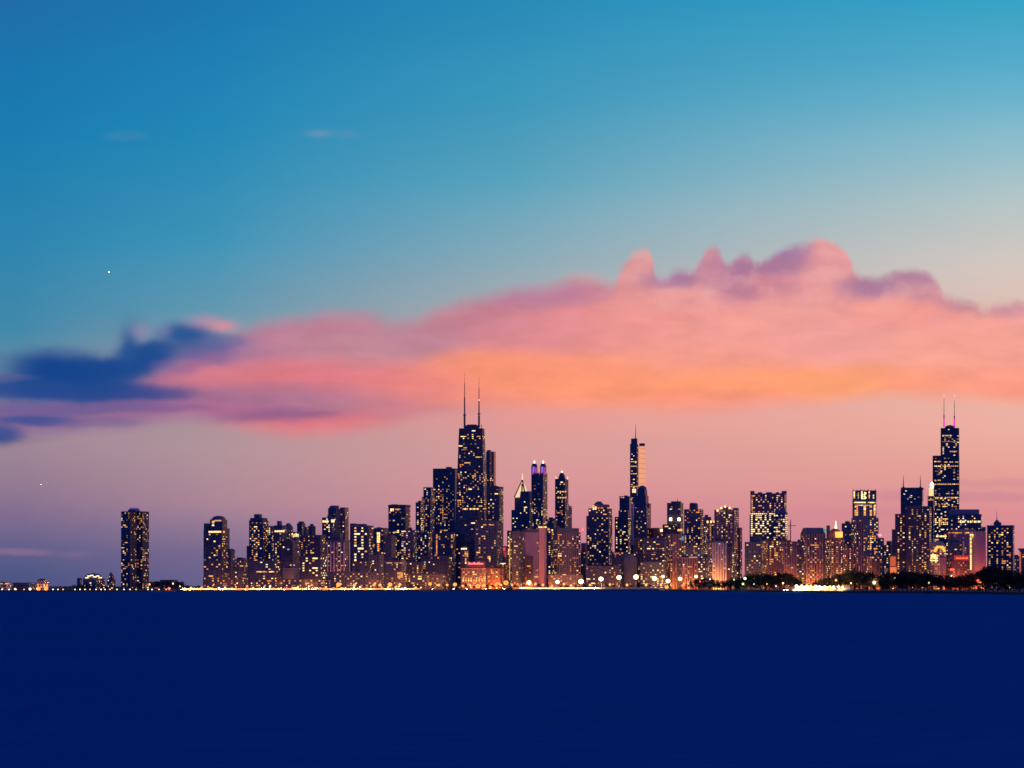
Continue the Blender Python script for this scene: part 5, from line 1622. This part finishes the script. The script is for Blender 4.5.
TL = ('dark round crowned park tree in the belt along the shore, right of the beach', 'low young park tree at the water edge in front of the tall belt')
px = 686.
while px < 1034:
    tree(px, park_top(px) + RT.uniform(-.6, 1.6), shore(px) + RT.uniform(120, 220), TL[0], 'dark trees of the shore park')
    px += RT.uniform(3.2, 5.2)
px = 688.
while px < 1034:
    if not 797 < px < 850:
        tree(px, park_top(px) + RT.uniform(2.5, 7), shore(px) + RT.uniform(60, 110), TL[0], 'dark trees of the shore park')
    px += RT.uniform(4.4, 7.)
px = 702.
while px < 1034:
    if not 795 < px < 853:
        tree(px, RT.uniform(582, 586.5), shore(px) + RT.uniform(22, 48), TL[1], 'young trees at the park edge')
    px += RT.uniform(4.5, 9.)
LL = 'low dark tree in the clump on the breakwater below the round roofed hall'
for px in range(66, 122, 4):
    tree(px + RT.uniform(-1, 1), 583.4 + abs(px - 92) * .06 + RT.uniform(-.6, 1.4), 4020 + RT.uniform(-30, 60), LL, 'low trees on the breakwater')
LL = 'dark tree in the low clump between the lone tower and the left cluster'
for px in range(151, 200, 4):
    tree(px + RT.uniform(-1, 1), 580.4 + (4 if px > 186 else 0) + RT.uniform(-.8, 1.6), 4420 + RT.uniform(-30, 60), LL, 'low trees right of the lone tower')
LL = 'small street tree between the amber lamps of the shore drive'
for px in (411, 418, 425, 444, 451, 459, 466, 474, 488, 493, 499, 515, 522, 539, 548, 561, 567, 576, 586, 596, 607, 614, 624, 631, 642, 650, 659):
    tree(px, 583.8 + RT.uniform(-1, 1.6), 5150 + RT.uniform(-12, 12), LL, 'street trees on the shore drive')

# ------------------------------------------------------------------ cars with headlights on, by the embankment and along the drive
def car_parts():
    prof = [(-2.2, .35), (2.2, .35), (2.25, .8), (1.2, .95), (.55, 1.42), (-1.1, 1.45), (-1.9, .98), (-2.25, .9)]
    n = len(prof)
    vs = [(-.85, y, z) for y, z in prof] + [(.85, y, z) for y, z in prof]
    fs = [(i, (i + 1) % n, n + (i + 1) % n, n + i) for i in range(n)] + [tuple(range(n - 1, -1, -1)), tuple(range(n, 2 * n))]
    v, f = cyl(.34, .34, -.1, .1, 10)
    return mesh('car body', vs, fs, principled('car paint', (.10, .10, .12), .35, spec=.5)), mesh('wheel', [(z, x, y) for x, y, z in v], f, principled('tyre', (.02, .02, .02), .9)), \
        mesh('headlight', *globe(.22, 0, 8, 5), emissive('headlight', (1., .9, .7), 60.))


CARP = car_parts()


def car(px, Y, rz, label, group):
    root = empty('car', label, 'car', (xof(px, Y), Y, 2.25), rz, group)
    link('body', CARP[0], root)
    for sx_ in (-1, 1):
        for y in (-1.35, 1.35):
            w = link('wheel', CARP[1], root)
            w.location = (sx_ * .82, y, .34)
        h_ = link('headlight', CARP[2], root)
        h_.location = (sx_ * .6, -2.2 if False else 2.24, .72)


for i in range(8):
    car(783 + i * 2.1 - (i % 2), shore(786) + 40 + i * 9., math.pi + RT.uniform(-.3, .3), 'car with headlights on, queued left of the dazzling embankment', 'cars queued beside the embankment')
for i in range(14):
    px = 434 + i * 17 + RT.uniform(-3, 3)
    car(px, shore(px) + 101 + RT.uniform(-6, 6), math.pi + RT.uniform(-.5, .5), 'car with headlights on, driving the shore road behind the beach', 'cars on the shore drive')
for i in range(9):
    px = 222 + i * 21 + RT.uniform(-4, 4)
    car(px, shore(px) + 12, math.pi + RT.uniform(-.4, .4), 'car with headlights on, parked on the esplanade before the pale wall', 'cars on the esplanade')

# ------------------------------------------------------------------ airliners crossing high on the left
fus = [(0, .1), (1.5, 1.2), (4, 1.95), (28, 1.95), (36, .7), (38, .2)]
vs, fs = [], []
for x, r in fus:
    vs += [(x - 18, r * math.cos(i * math.pi / 4), r * math.sin(i * math.pi / 4)) for i in range(8)]
for k in range(len(fus) - 1):
    fs += [(k * 8 + i, k * 8 + (i + 1) % 8, k * 8 + 8 + (i + 1) % 8, k * 8 + 8 + i) for i in range(8)]
FUS = mesh('fuselage', vs, fs, principled('aircraft white', (.7, .7, .72), .4))


def plate(pts_, th):
    n_ = len(pts_)
    return mesh('wing', [(x, y, -th / 2) for x, y in pts_] + [(x, y, th / 2) for x, y in pts_], [tuple(range(n_ - 1, -1, -1)), tuple(range(n_, 2 * n_))] + [(i, (i + 1) % n_, n_ + (i + 1) % n_, n_ + i) for i in range(n_)], FUS.materials[0])


WING = [plate([(-4, 0), (2, 0), (8, s_ * 17), (5.5, s_ * 17)][::s_], .5) for s_ in (1, -1)]
TAIL = [plate([(13, 0), (17, 0), (20, s_ * 6), (18, s_ * 6)][::s_], .4) for s_ in (1, -1)]
FIN = mesh('tail fin', [(12, -.2, 1.5), (18, -.2, 1), (20, -.2, 8), (17, -.2, 8), (12, .2, 1.5), (18, .2, 1), (20, .2, 8), (17, .2, 8)], BOX_F, FUS.materials[0])
for px, py, l in ((109, 272, 'tiny white lit airliner high in the clear sky above the dark blue cloud'), (41, 484.6, 'tiny white lit airliner low in the mauve sky left of the lone tower')):
    Y = 36000.
    root = empty('airliner', l, 'airplane', (xof(px, Y), Y, zof(py, Y)), rad(188))
    link('fuselage', FUS, root)
    for m_ in WING:
        link('wing', m_, root)
    for m_ in TAIL:
        link('tailplane', m_, root)
    link('tail_fin', FIN, root)
    o = link('strobe_light', mesh('strobe', *globe(1.6, 0, 8, 5), emissive('strobe', (1, .95, .85), 120.)), root)
    o.location = (0, 0, -2.6)
print('trees', NT, 'all objects', len(bpy.data.objects))
